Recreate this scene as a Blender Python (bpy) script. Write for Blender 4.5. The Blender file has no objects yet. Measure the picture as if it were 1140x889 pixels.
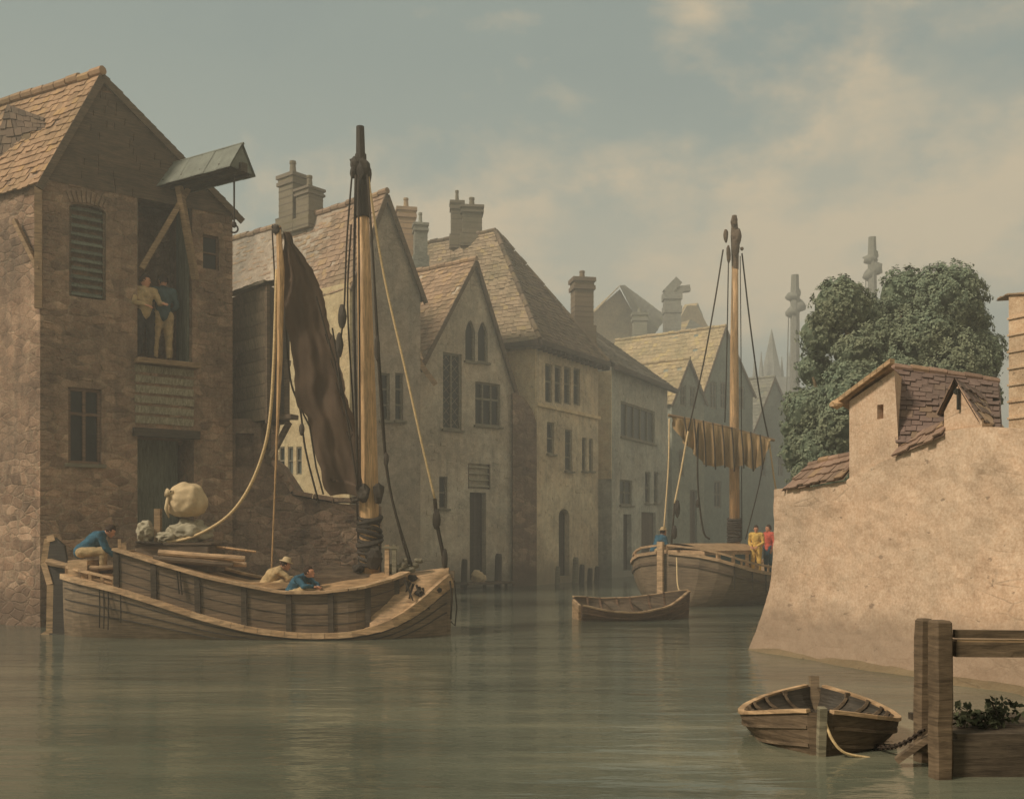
import bpy, bmesh, math, random
import numpy as np
from mathutils import Vector, Matrix, noise
random.seed(7)
PI = math.pi
S = bpy.context.scene
COL = S.collection
F = 1140.0; HZ = 595.0; H = 2.1
V = Vector

def P(px, py, D):
    return V(((px - 570) / F * D, D, H - (py - HZ) / F * D))

def lin(c):
    c = c / 255.0
    return c / 12.92 if c <= 0.04045 else ((c + 0.055) / 1.055) ** 2.4

def rgb(r, g, b, k=1.0):
    return (lin(r) * k, lin(g) * k, lin(b) * k, 1.0)

# ------------------------------------------------------------------ materials
class N:
    def __init__(s, name):
        s.m = bpy.data.materials.new(name); s.m.use_nodes = True
        s.t = s.m.node_tree; s.t.nodes.clear()
        s.out = s.n('ShaderNodeOutputMaterial'); s.b = s.n('ShaderNodeBsdfPrincipled')
        s.l(s.b.outputs[0], s.out.inputs[0])
        s.b.inputs['Roughness'].default_value = 0.85
        s.b.inputs['Specular IOR Level'].default_value = 0.2
        s.tc = s.n('ShaderNodeTexCoord')
    def n(s, typ, **kw):
        x = s.t.nodes.new(typ)
        for k, v in kw.items(): setattr(x, k, v)
        return x
    def l(s, a, b): s.t.links.new(a, b)
    def mapping(s, scale=(1, 1, 1), src='Object', rot=(0, 0, 0)):
        m = s.n('ShaderNodeMapping'); s.l(s.tc.outputs[src], m.inputs[0])
        m.inputs['Scale'].default_value = scale; m.inputs['Rotation'].default_value = rot
        return m.outputs[0]
    def noise(s, vec, scale, detail=4, rough=0.6, dist=0.0):
        x = s.n('ShaderNodeTexNoise'); s.l(vec, x.inputs['Vector'])
        x.inputs['Scale'].default_value = scale; x.inputs['Detail'].default_value = detail
        x.inputs['Roughness'].default_value = rough; x.inputs['Distortion'].default_value = dist
        return x
    def ramp(s, fac, stops):
        r = s.n('ShaderNodeValToRGB'); s.l(fac, r.inputs[0])
        e = r.color_ramp.elements
        while len(e) < len(stops): e.new(0.5)
        for i, (p, c) in enumerate(stops):
            e[i].position = p; e[i].color = c if isinstance(c, tuple) else (c, c, c, 1)
        return r.outputs[0]
    def mix(s, fac, a, b, mode='MIX'):
        x = s.n('ShaderNodeMix', data_type='RGBA', blend_type=mode)
        for inp, v in ((x.inputs[0], fac), (x.inputs[6], a), (x.inputs[7], b)):
            if hasattr(v, 'type') and hasattr(v, 'links'): s.l(v, inp)
            elif isinstance(v, tuple): inp.default_value = v
            else:
                inp.default_value = v
        return x.outputs[2]
    def math(s, op, a, b=0.0):
        x = s.n('ShaderNodeMath', operation=op)
        for inp, v in ((x.inputs[0], a), (x.inputs[1], b)):
            if hasattr(v, 'links'): s.l(v, inp)
            else: inp.default_value = v
        return x.outputs[0]
    def bump(s, h, strength=0.5, dist=0.03, nrm=None):
        x = s.n('ShaderNodeBump'); s.l(h, x.inputs['Height'])
        x.inputs['Strength'].default_value = strength; x.inputs['Distance'].default_value = dist
        if nrm is not None: s.l(nrm, x.inputs['Normal'])
        return x.outputs[0]
    def done(s, color, normal=None):
        if hasattr(color, 'links'): s.l(color, s.b.inputs['Base Color'])
        else: s.b.inputs['Base Color'].default_value = color
        if normal is not None: s.l(normal, s.b.inputs['Normal'])
        return s.m

def tint(c, k): return (min(c[0] * k, 1), min(c[1] * k, 1), min(c[2] * k, 1), 1)

def stains(s, col, dark, amount=0.55, scale=0.35):
    """large weather patches, vertical streaks and fine grain over a base colour"""
    big = s.noise(s.mapping(), scale, 5, 0.65, 0.4)
    f = s.ramp(big.outputs[0], [(0.38, 0.0), (0.66, 1.0)])
    col = s.mix(s.math('MULTIPLY', f, amount), col, dark)
    st = s.noise(s.mapping((2.2, 2.2, 0.16)), 2.0, 5, 0.6)
    f2 = s.ramp(st.outputs[0], [(0.5, 0.0), (0.75, 1.0)])
    col = s.mix(s.math('MULTIPLY', f2, amount * 0.7), col, dark)
    g = s.noise(s.mapping(), 26, 3, 0.7)
    col = s.mix(0.55, col, s.ramp(g.outputs[0], [(0.3, 0.2), (0.7, 0.85)]), 'SOFT_LIGHT')
    md = s.noise(s.mapping(), 4.5, 6, 0.75, 0.5)
    return s.mix(0.6 if not s.m.name.startswith('limewash_pink') else 0.3, col, s.ramp(md.outputs[0], [(0.34, 0.22), (0.66, 0.8)]), 'SOFT_LIGHT')

def damp(s, col, dark):
    """darker, greener stone near the water line (world height)"""
    geo = s.n('ShaderNodeNewGeometry'); sep = s.n('ShaderNodeSeparateXYZ')
    s.l(geo.outputs['Position'], sep.inputs[0])
    nz = s.noise(s.mapping(), 1.2, 4)
    h = s.math('ADD', sep.outputs[2], s.math('MULTIPLY', nz.outputs[0], -1.1))
    f = s.ramp(h, [(0.0, 0.75), (0.55, 0.0)])
    return s.mix(f, col, dark)

def mat_rubble(name, base, scale=2.6, mortar=None, stain=None, mixp=0.25, bump=0.6):
    s = N(name)
    vec = s.mapping((1, 1, 1.75))
    wob = s.noise(vec, 1.6, 3)
    add = s.n('ShaderNodeVectorMath', operation='ADD'); s.l(vec, add.inputs[0])
    sc = s.n('ShaderNodeVectorMath', operation='SCALE'); s.l(wob.outputs[1], sc.inputs[0]); sc.inputs['Scale'].default_value = 0.35
    s.l(sc.outputs[0], add.inputs[1])
    v1 = s.n('ShaderNodeTexVoronoi', feature='F1'); v2 = s.n('ShaderNodeTexVoronoi', feature='DISTANCE_TO_EDGE')
    for v in (v1, v2):
        s.l(add.outputs[0], v.inputs['Vector']); v.inputs['Scale'].default_value = scale
    cell = s.n('ShaderNodeSeparateColor'); s.l(v1.outputs['Color'], cell.inputs[0])
    stone = s.ramp(cell.outputs[0], [(0.0, tint(base, 0.3)), (0.22, tint(base, .75)), (0.6, base), (1.0, tint(base, 1.9))])
    warm = s.mix(s.math('MULTIPLY', cell.outputs[1], 0.35), stone, (base[0] * 1.25, base[1] * 0.95, base[2] * 0.8, 1))
    mask = s.ramp(v2.outputs[0], [(0.02, 1.0), (0.07, 0.0)])
    pat = s.noise(s.mapping(), 0.55, 4, 0.6)
    patch = s.ramp(pat.outputs[0], [(0.5 - mixp, 0.0), (0.62, 1.0)])     # render left on the stone here and there
    col = s.mix(s.math('MULTIPLY', mask, 0.8), warm, mortar or tint(base, 1.5))
    col = s.mix(s.math('MULTIPLY', patch, 0.55), col, tint(base, 1.02))
    col = stains(s, col, stain or tint(base, 0.45))
    col = damp(s, col, tint(base, 0.4))
    fine = s.noise(s.mapping(), 9, 5, 0.7)
    hgt = s.math('ADD', s.math('MULTIPLY', s.ramp(v2.outputs[0], [(0.0, 0.0), (0.12, 1.0)]), s.math('SUBTRACT', 1.0, s.math('MULTIPLY', patch, 0.8))), s.math('MULTIPLY', fine.outputs[0], 0.8))
    return s.done(col, s.bump(hgt, bump, 0.04))

def mat_plaster(name, base, stain=None, amount=0.6, bump=0.5, coursed=0.25):
    s = N(name)
    n1 = s.noise(s.mapping(), 1.3, 6, 0.65, 0.3)
    col = s.ramp(n1.outputs[0], [(0.3, tint(base, 0.72)), (0.52, base), (0.75, tint(base, 1.22))])
    hue = s.noise(s.mapping(), 0.4, 3)
    col = s.mix(s.math('MULTIPLY', s.ramp(hue.outputs[0], [(0.4, 0.0), (0.6, 1.0)]), 0.35), col, (base[0] * 1.15, base[1] * 0.95, base[2] * 0.82, 1))
    # ghost of the stone courses under worn limewash
    vec = s.mapping((1, 1, 2.0))
    v2 = s.n('ShaderNodeTexVoronoi', feature='DISTANCE_TO_EDGE'); s.l(vec, v2.inputs['Vector']); v2.inputs['Scale'].default_value = 2.1
    wear = s.ramp(s.noise(s.mapping(), 0.7, 4).outputs[0], [(0.5, 0.0), (0.62, 1.0)])
    edge = s.math('MULTIPLY', s.ramp(v2.outputs[0], [(0.01, 1.0), (0.06, 0.0)]), wear)
    col = s.mix(s.math('MULTIPLY', edge, coursed * 2), col, tint(base, 0.5))
    col = stains(s, col, stain or tint(base, 0.55), amount)
    col = damp(s, col, tint(base, 0.42))
    pit = s.noise(s.mapping(), 7, 5, 0.75)
    holes = s.ramp(s.noise(s.mapping((1, 1, 1.8)), 4.0, 3).outputs[0], [(0.29, 1.0), (0.33, 0.0)])
    col = s.mix(s.math('MULTIPLY', holes, 0.6), col, tint(base, 0.3))
    hgt = s.math('SUBTRACT', s.math('ADD', pit.outputs[0], s.math('MULTIPLY', n1.outputs[0], 1.5)), s.math('ADD', s.math('MULTIPLY', edge, coursed * 1.6), holes))
    return s.done(col, s.bump(hgt, bump, 0.05))

def mat_tiles(name, base, var=0.45):
    s = N(name)
    geo = s.n('ShaderNodeNewGeometry')
    col = s.ramp(geo.outputs['Random Per Island'], [(0.0, tint(base, 1 - var)), (0.45, base), (0.8, tint(base, 1 + var * 0.5)), (1.0, (base[0] * 1.15, base[1] * 1.15, base[2] * 0.9, 1))])
    m = s.noise(s.mapping(), 0.7, 5, 0.65)
    col = s.mix(s.math('MULTIPLY', s.ramp(m.outputs[0], [(0.45, 0.0), (0.68, 1.0)]), 0.5), col, (base[0] * 0.5, base[1] * 0.6, base[2] * 0.5, 1))
    g = s.noise(s.mapping(), 14, 4, 0.7)
    col = s.mix(0.4, col, s.ramp(g.outputs[0], [(0.25, 0.2), (0.75, 0.85)]), 'SOFT_LIGHT')
    return s.done(col, s.bump(g.outputs[0], 0.4, 0.02))

def mat_wood(name, base, rough=0.75, axis=(1, 1, 9), spec=0.25, wear=0.5):
    s = N(name)
    geo = s.n('ShaderNodeNewGeometry')
    gr = s.noise(s.mapping(axis), 3.0, 6, 0.7, 0.6)
    col = s.ramp(gr.outputs[0], [(0.3, tint(base, 0.4)), (0.5, base), (0.7, tint(base, 1.6))])
    isl = s.ramp(geo.outputs['Random Per Island'], [(0.0, 0.35), (1.0, 0.65)])
    col = s.mix(0.6, col, isl, 'SOFT_LIGHT')
    m = s.noise(s.mapping(), 1.7, 4, 0.65)
    col = s.mix(s.math('MULTIPLY', s.ramp(m.outputs[0], [(0.45, 0.0), (0.7, 1.0)]), wear), col, tint(base, 0.42))
    s.b.inputs['Roughness'].default_value = rough; s.b.inputs['Specular IOR Level'].default_value = spec
    return s.done(col, s.bump(gr.outputs[0], 0.5, 0.015))

def mat_plain(name, base, rough=0.85, scale=6, amt=0.3, bump=0.3, spec=0.2, trans=0.0):
    s = N(name)
    n1 = s.noise(s.mapping(), scale, 5, 0.65)
    col = s.ramp(n1.outputs[0], [(0.3, tint(base, 1 - amt)), (0.7, tint(base, 1 + amt))])
    s.b.inputs['Roughness'].default_value = rough; s.b.inputs['Specular IOR Level'].default_value = spec
    return s.done(col, s.bump(n1.outputs[0], bump, 0.02))

def mat_sail(name, base, seam=0.35):
    s = N(name)
    n1 = s.noise(s.mapping((1, 1, 0.4)), 1.6, 6, 0.7)
    col = s.ramp(n1.outputs[0], [(0.3, tint(base, 0.6)), (0.55, base), (0.75, tint(base, 1.35))])
    w = s.n('ShaderNodeTexWave', wave_type='BANDS', bands_direction='X'); s.l(s.mapping(), w.inputs[0]); w.inputs['Scale'].default_value = 0.9; w.inputs['Distortion'].default_value = 0.6
    col = s.mix(s.math('MULTIPLY', s.ramp(w.outputs[1], [(0.92, 0.0), (0.97, 1.0)]), seam), col, tint(base, 0.5))
    f = s.noise(s.mapping(), 30, 2)
    return s.done(col, s.bump(f.outputs[0], 0.3, 0.01))

def mat_glass(name, base):
    s = N(name)
    n1 = s.noise(s.mapping(), 2.5, 2)
    s.b.inputs['Roughness'].default_value = 0.35; s.b.inputs['Specular IOR Level'].default_value = 0.25
    oi = s.n('ShaderNodeObjectInfo')
    col = s.ramp(n1.outputs[0], [(0.3, tint(base, 0.5)), (0.7, tint(base, 1.4))])
    col = s.mix(s.math('MULTIPLY', s.ramp(oi.outputs['Random'], [(0.7, 0.0), (1.0, 1.0)]), 0.3), col, rgb(150, 152, 138))  # some panes paler at random, a glint put into the colour
    return s.done(col, s.bump(n1.outputs[0], 0.5, 0.05))

M = {}
M['stoneA'] = mat_rubble('rubble_dark', rgb(156, 128, 104), 2.9, mortar=rgb(150, 132, 106), stain=rgb(62, 58, 50))
M['stoneA_side'] = mat_rubble('rubble_side', rgb(124, 102, 84), 3.2)
M['quay'] = mat_rubble('rubble_quay', rgb(138, 114, 94), 2.4, mortar=rgb(128, 112, 90), stain=rgb(58, 52, 44))
M['cream'] = mat_plaster('limewash_cream_lit', rgb(196, 178, 138), amount=0.3)
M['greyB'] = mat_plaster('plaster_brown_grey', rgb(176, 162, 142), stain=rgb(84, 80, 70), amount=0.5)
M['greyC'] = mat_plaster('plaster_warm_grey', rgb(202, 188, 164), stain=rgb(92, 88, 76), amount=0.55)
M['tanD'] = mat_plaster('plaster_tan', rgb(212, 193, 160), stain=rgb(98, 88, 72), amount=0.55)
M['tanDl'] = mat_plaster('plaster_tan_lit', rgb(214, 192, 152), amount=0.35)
M['blueE'] = mat_plaster('plaster_blue_grey', rgb(186, 182, 164), stain=rgb(88, 92, 86), amount=0.5)
M['greenG'] = mat_plaster('plaster_green_grey', rgb(150, 152, 134), stain=rgb(88, 100, 94), amount=0.5)  # far wall colours carry painted distance haze
M['greenG2'] = mat_plaster('plaster_blue_green', rgb(128, 136, 122), stain=rgb(80, 94, 90), amount=0.5)
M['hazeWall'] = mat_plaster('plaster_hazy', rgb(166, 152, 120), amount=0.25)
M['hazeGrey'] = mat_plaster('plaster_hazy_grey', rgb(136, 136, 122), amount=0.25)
M['ruin'] = mat_plaster('limewash_pink_tan', rgb(200, 172, 144), stain=rgb(168, 146, 122), amount=0.45, bump=0.3, coursed=0.2)
M['ruin2'] = mat_plaster('limewash_orange', rgb(204, 174, 140), amount=0.45, bump=0.5, coursed=0.0)
M['tileA'] = mat_tiles('tiles_ochre_lit', rgb(164, 132, 102), .25)
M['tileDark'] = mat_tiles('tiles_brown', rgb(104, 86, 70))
M['tileB'] = mat_tiles('tiles_tan_lit', rgb(154, 128, 104), .3)
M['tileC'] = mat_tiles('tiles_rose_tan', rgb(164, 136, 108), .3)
M['tileD'] = mat_tiles('tiles_pale_tan_lit', rgb(154, 134, 108), .3)
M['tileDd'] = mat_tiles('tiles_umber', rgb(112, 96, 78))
M['tileE'] = mat_tiles('tiles_slate_brown', rgb(112, 102, 86))
M['tileFar'] = mat_tiles('tiles_far_tan', rgb(178, 156, 118), 0.2)  # far tiles paler, distance haze put into the colour
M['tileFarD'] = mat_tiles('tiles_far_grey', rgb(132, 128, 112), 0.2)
M['tileRuin'] = mat_tiles('tiles_pink', rgb(150, 122, 104), 0.3)
M['tilePurple'] = mat_tiles('tiles_plum', rgb(118, 98, 88), 0.2)
M['lead'] = mat_plain('lead_grey', rgb(118, 120, 108), 0.6, 3, 0.25)
M['beam'] = mat_wood('beam_tan', rgb(140, 114, 84))
M['dwood'] = mat_wood('wood_dark', rgb(74, 64, 52))
M['mwood'] = mat_wood('wood_mid', rgb(100, 84, 66))
M['slat'] = mat_wood('slat_pale', rgb(152, 142, 118), axis=(9, 9, 1), wear=0.3)
M['slatg'] = mat_wood('slat_green', rgb(112, 114, 98), axis=(9, 9, 1), wear=0.4)
M['board'] = mat_wood('boards_brown_grey', rgb(112, 98, 78), axis=(9, 9, 1))
M['hull'] = mat_wood('hull_planks', rgb(122, 104, 82), 0.55, (0.7, 0.7, 14), 0.3)
M['hullD'] = mat_wood('hull_tarred', rgb(64, 57, 48), 0.5, (0.7, 0.7, 14), 0.35)
M['bulw'] = mat_wood('bulwark_planks', rgb(116, 98, 78), 0.6, (0.7, 0.7, 14))
M['trim'] = mat_wood('trim_ochre', rgb(178, 146, 110), 0.6, (1, 1, 6), 0.3, 0.3)
M['deck'] = mat_wood('deck_tan', rgb(164, 132, 96), 0.7, (0.8, 8, 8), 0.2, 0.35)
M['mast'] = mat_wood('mast_pine', rgb(186, 148, 104), 0.55, (9, 9, 0.6), 0.3, 0.3)
M['mastD'] = mat_wood('mast_dark', rgb(66, 58, 48), 0.7, (9, 9, 0.6))
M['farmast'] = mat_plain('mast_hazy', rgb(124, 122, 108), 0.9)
M['sail'] = mat_sail('sail_tanned', rgb(96, 78, 62), 0.15)
M['sail2'] = mat_sail('sail_buff', rgb(176, 146, 104))
M['rope'] = mat_plain('rope_dark', rgb(60, 52, 42), 0.9, 30)
M['ropeL'] = mat_plain('rope_light', rgb(206, 178, 132), 0.9, 30)
M['iron'] = mat_plain('iron_rust', rgb(60, 50, 42), 0.7, 20)
M['sack'] = mat_plain('sackcloth', rgb(196, 172, 134), 0.95, 5, 0.2, 0.5)
M['pale'] = mat_plain('pale_canvas', rgb(160, 150, 126), 0.95, 5, 0.25, 0.5)
M['skin'] = mat_plain('skin', rgb(198, 142, 110), 0.6, 12, 0.08, 0.05)
M['blue'] = mat_plain('cloth_blue', rgb(52, 88, 104), 0.9, 7, 0.4, 0.9)
M['teal'] = mat_plain('cloth_slate_blue', rgb(66, 86, 88), 0.9, 7, 0.4, 0.9)
M['tanc'] = mat_plain('cloth_tan', rgb(178, 152, 112), 0.9, 7, 0.4, 0.9)
M['yel'] = mat_plain('cloth_yellow', rgb(206, 168, 88), 0.9, 7, 0.4, 0.9)
M['red'] = mat_plain('cloth_red', rgb(196, 92, 74), 0.9, 7, 0.4, 0.9)
M['hair'] = mat_plain('hair_brown', rgb(60, 44, 32), 0.8, 25, 0.3)
M['dcloth'] = mat_plain('cloth_dark', rgb(54, 50, 46), 0.9, 7, 0.4, 0.9)
M['glass'] = mat_glass('window_glass', rgb(30, 32, 28))
M['glassF'] = mat_glass('window_glass_far', rgb(44, 52, 48))  # paler than the near glass, distance haze in the colour
M['void'] = mat_plain('room_dark', rgb(52, 50, 44), 0.95, 2, 0.3)
M['frame'] = mat_wood('frame_grey', rgb(120, 112, 92), wear=0.3)
M['frameB'] = mat_wood('frame_brown', rgb(112, 88, 68), wear=0.3)
M['bark'] = mat_wood('bark', rgb(140, 120, 92), 0.9, (6, 6, 1))
M['mud'] = mat_plaster('foreshore_mud', rgb(168, 146, 112), stain=rgb(110, 104, 84), amount=0.6)
M['earth'] = mat_plain('earth', rgb(120, 112, 92), 0.95, 0.4, 0.3)
M['weed'] = mat_plain('weed_green', rgb(70, 72, 52), 0.95, 6, 0.4)

# water
def mat_water():
    s = N('river_water')
    s.b.inputs['Roughness'].default_value = 0.09
    s.b.inputs['IOR'].default_value = 1.33
    s.b.inputs['Specular IOR Level'].default_value = 0.5
    big = s.noise(s.mapping((0.25, 1.0, 1)), 0.55, 5, 0.6, 0.3)
    col = s.ramp(big.outputs[0], [(0.35, rgb(76, 80, 68)), (0.52, rgb(94, 97, 82)), (0.68, rgb(116, 114, 94))])
    a = s.noise(s.mapping((0.5, 1.6, 1)), 2.4, 4, 0.55, 0.4)
    b = s.noise(s.mapping((0.35, 1.3, 1)), 0.8, 3, 0.5, 0.5)
    h = s.math('ADD', s.math('MULTIPLY', a.outputs[0], 0.35), s.math('MULTIPLY', b.outputs[0], 0.8))
    return s.done(col, s.bump(h, 0.6, 0.08))
M['water'] = mat_water()

# leaves
def mat_leaf():
    s = N('leaf_green')
    geo = s.n('ShaderNodeNewGeometry')
    col = s.ramp(geo.outputs['Random Per Island'], [(0.0, rgb(98, 112, 92)), (0.5, rgb(118, 130, 106)), (1.0, rgb(140, 148, 120))])
    big = s.noise(s.mapping(), 0.8, 3)
    col = s.mix(s.math('MULTIPLY', s.ramp(big.outputs[0], [(0.4, 0.0), (0.6, 1.0)]), 0.4), col, rgb(122, 116, 86))
    return s.done(col)
M['leaf'] = mat_leaf()
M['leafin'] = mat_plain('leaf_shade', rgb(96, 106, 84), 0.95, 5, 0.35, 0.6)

# ------------------------------------------------------------------ objects
WORLD = {}
def wloc(o):
    p = V((0, 0, 0))
    while o is not None:
        p += o.location; o = o.parent
    return p

def link(me, name, mat, parent=None, loc=None):
    o = bpy.data.objects.new(name, me); COL.objects.link(o)
    if mat is not None: me.materials.append(mat)
    if parent is not None: o.parent = parent
    return o

def obj(name, bm, mat, parent=None, smooth=False, base=None):
    """bm in world coordinates -> one mesh object, origin at its parent's origin or (top level) at its own base"""
    me = bpy.data.meshes.new(name)
    bmesh.ops.recalc_face_normals(bm, faces=bm.faces)
    if parent is not None: off = wloc(parent)
    else:
        xs = [v.co for v in bm.verts]
        mn = V((min(v.x for v in xs), min(v.y for v in xs), min(v.z for v in xs)))
        mx = V((max(v.x for v in xs), max(v.y for v in xs), max(v.z for v in xs)))
        off = base or V(((mn.x + mx.x) / 2, (mn.y + mx.y) / 2, mn.z))
    bmesh.ops.translate(bm, verts=bm.verts, vec=-off)
    bm.to_mesh(me); bm.free()
    if smooth:
        for p in me.polygons: p.use_smooth = True
    o = link(me, name, mat, parent)
    if parent is None: o.location = off
    return o

def thing(name, label, cat, loc, group=None):
    o = bpy.data.objects.new(name, None); COL.objects.link(o); o.location = loc
    o.empty_display_size = 0.3
    return tag(o, label, cat, group)

def tag(o, label, cat, group=None):
    if len(label.split()) > 16: print('LONG', label)
    o['label'] = label; o['category'] = cat
    if group: o['group'] = group
    return o

def struct(o, kind='structure'):
    o['kind'] = kind; return o

def NB(): return bmesh.new()

def box(bm, c, sx, sy, sz, u=V((1, 0, 0)), w=V((0, 0, 1))):
    """box centred at c with half sizes along u, (w x u), w"""
    u = u.normalized(); w = w.normalized(); v = w.cross(u).normalized()
    vs = []
    for a in (-1, 1):
        for b in (-1, 1):
            for d in (-1, 1):
                vs.append(bm.verts.new(V(c) + u * a * sx + v * b * sy + w * d * sz))
    for f in ((0, 1, 3, 2), (4, 6, 7, 5), (0, 4, 5, 1), (2, 3, 7, 6), (0, 2, 6, 4), (1, 5, 7, 3)):
        bm.faces.new([vs[i] for i in f])
    return vs

def bar(bm, a, b, w, h=None, up=V((0, 0, 1))):
    a = V(a); b = V(b); d = b - a; L = d.length; d.normalize()
    if abs(d.dot(up)) > 0.98: up = V((0.3, -1, 0)).normalized()
    s = d.cross(up).normalized(); t = s.cross(d)
    h = h or w
    box(bm, (a + b) / 2, L / 2, w / 2, h / 2, d, t)

def tube(bm, pts, r, n=8, caps=True):
    pts = [V(p) for p in pts]
    if not isinstance(r, (list, tuple)): r = [r] * len(pts)
    rings = []
    ref = None
    for i, p in enumerate(pts):
        d = (pts[min(i + 1, len(pts) - 1)] - pts[max(i - 1, 0)]).normalized()
        if ref is None:
            ref = V((0, 0, 1)) if abs(d.z) < 0.9 else V((1, 0, 0))
        s = d.cross(ref).normalized(); t = s.cross(d).normalized(); ref = t
        rings.append([bm.verts.new(p + (s * math.cos(2 * PI * k / n) + t * math.sin(2 * PI * k / n)) * r[i]) for k in range(n)])
    for a, b in zip(rings, rings[1:]):
        for k in range(n):
            bm.faces.new((a[k], a[(k + 1) % n], b[(k + 1) % n], b[k]))
    if caps:
        bm.faces.new(rings[0]); bm.faces.new(rings[-1])

def spline(pp, n=6):
    pp = [V(p) for p in pp]
    if len(pp) < 3: return pp
    q = [pp[0] * 2 - pp[1]] + pp + [pp[-1] * 2 - pp[-2]]; out = []
    for i in range(1, len(q) - 2):
        a, b, c, d = q[i - 1:i + 3]
        for k_ in range(n):
            t = k_ / n; out.append(.5 * ((2 * b) + (c - a) * t + (2 * a - 5 * b + 4 * c - d) * t * t + (3 * b - a - 3 * c + d) * t ** 3))
    return out + [pp[-1]]

def sag(a, b, s, n=12):
    a = V(a); b = V(b)
    return [a.lerp(b, i / n) - V((0, 0, s * 4 * (i / n) * (1 - i / n))) for i in range(n + 1)]

def blob(bm, c, rx, ry, rz, u=3, jitter=0.0):
    r = bmesh.ops.create_icosphere(bm, subdivisions=u, radius=1.0)
    for v in r['verts']:
        k = 1 + jitter * noise.noise(v.co * 2.1 + V(c))
        v.co = V((v.co.x * rx * k, v.co.y * ry * k, v.co.z * rz * k)) + V(c)
    return r['verts']

def quad(bm, a, b, c, d): return bm.faces.new([bm.verts.new(V(p)) for p in (a, b, c, d)])

# ------------------------------------------------------------------ wall planes
class Plane:
    """vertical plane through (o.x,o.y) with horizontal direction u; n is its outward normal (towards the river)"""
    def __init__(s, o, e):
        s.o = V((o[0], o[1], 0)); d = V((e[0] - o[0], e[1] - o[1], 0)); s.L = d.length; s.u = d.normalized()
        s.n = V((s.u.y, -s.u.x, 0))
    @staticmethod
    def px(p0, D0, p1, D1):
        a = P(p0, HZ, D0); b = P(p1, HZ, D1)
        return Plane((a.x, a.y), (b.x, b.y))
    def at(s, px, py):
        k = (px - 570) / F
        t = (k * s.o.y - s.o.x) / (s.u.x - k * s.u.y)
        D = s.o.y + s.u.y * t
        return t, H - (py - HZ) / F * D
    def w(s, u, z, out=0.0): return s.o + s.u * u + s.n * out + V((0, 0, z))
    def q(s, px, py, out=0.0):
        u, z = s.at(px, py); return s.w(u, z, out)

def prism(bm, poly, pl, dvec, start=0.0):
    a = [bm.verts.new(pl.w(u, z, start)) for u, z in poly]
    b = [bm.verts.new(pl.w(u, z, start) + dvec) for u, z in poly]
    bm.faces.new(a); bm.faces.new(list(reversed(b)))
    n = len(poly)
    for i in range(n):
        bm.faces.new((a[i], b[i], b[(i + 1) % n], a[(i + 1) % n]))

def boolean(bm, cut):
    ma = bpy.data.meshes.new('t'); mb = bpy.data.meshes.new('c')
    for x in (bm, cut): bmesh.ops.recalc_face_normals(x, faces=x.faces)
    bm.to_mesh(ma); cut.to_mesh(mb); bm.free(); cut.free()
    oa = bpy.data.objects.new('t', ma); ob = bpy.data.objects.new('c', mb)
    COL.objects.link(oa); COL.objects.link(ob)
    md = oa.modifiers.new('b', 'BOOLEAN'); md.operation = 'DIFFERENCE'; md.object = ob; md.solver = 'EXACT'
    dg = bpy.context.evaluated_depsgraph_get()
    me = bpy.data.meshes.new_from_object(oa.evaluated_get(dg))
    r = bmesh.new(); r.from_mesh(me)
    for o in (oa, ob): bpy.data.objects.remove(o)
    for m in (ma, mb, me): bpy.data.meshes.remove(m)
    return r

def arch_pts(u0, u1, z1, rise, kind, n=8):
    c = (u0 + u1) / 2; h = (u1 - u0) / 2
    pts = []
    for i in range(n + 1):
        t = i / n
        if kind == 'round': x = c + h * math.cos(PI * t); z = z1 - rise + rise * math.sin(PI * t)
        else:
            x = u1 - (u1 - u0) * t; z = z1 - rise * (abs(2 * t - 1) ** 1.7)
        pts.append((x, z))
    return pts

def opening_poly(w):
    u0, u1, z0, z1 = w['r']
    k = w.get('arch')
    if not k: return [(u0, z0), (u1, z0), (u1, z1), (u0, z1)]
    return [(u0, z0), (u1, z0)] + arch_pts(u0, u1, z1, w.get('rise', (u1 - u0) * 0.5), k)

def win(pl, px0, py0, px1, py1, **kw):
    m = (px0 + px1) / 2
    u0, _ = pl.at(px0, py0); u1, _ = pl.at(px1, py0)
    _, zt = pl.at(m, py0); _, zb = pl.at(m, py1)
    d = dict(r=(u0, u1, max(zb, kw.pop('zmin', -9)), zt), nx=2, nz=2, kind='window', depth=0.22, frame='frame', pane='glass', sill=True, fw=0.045)
    d.update(kw); return d

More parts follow.
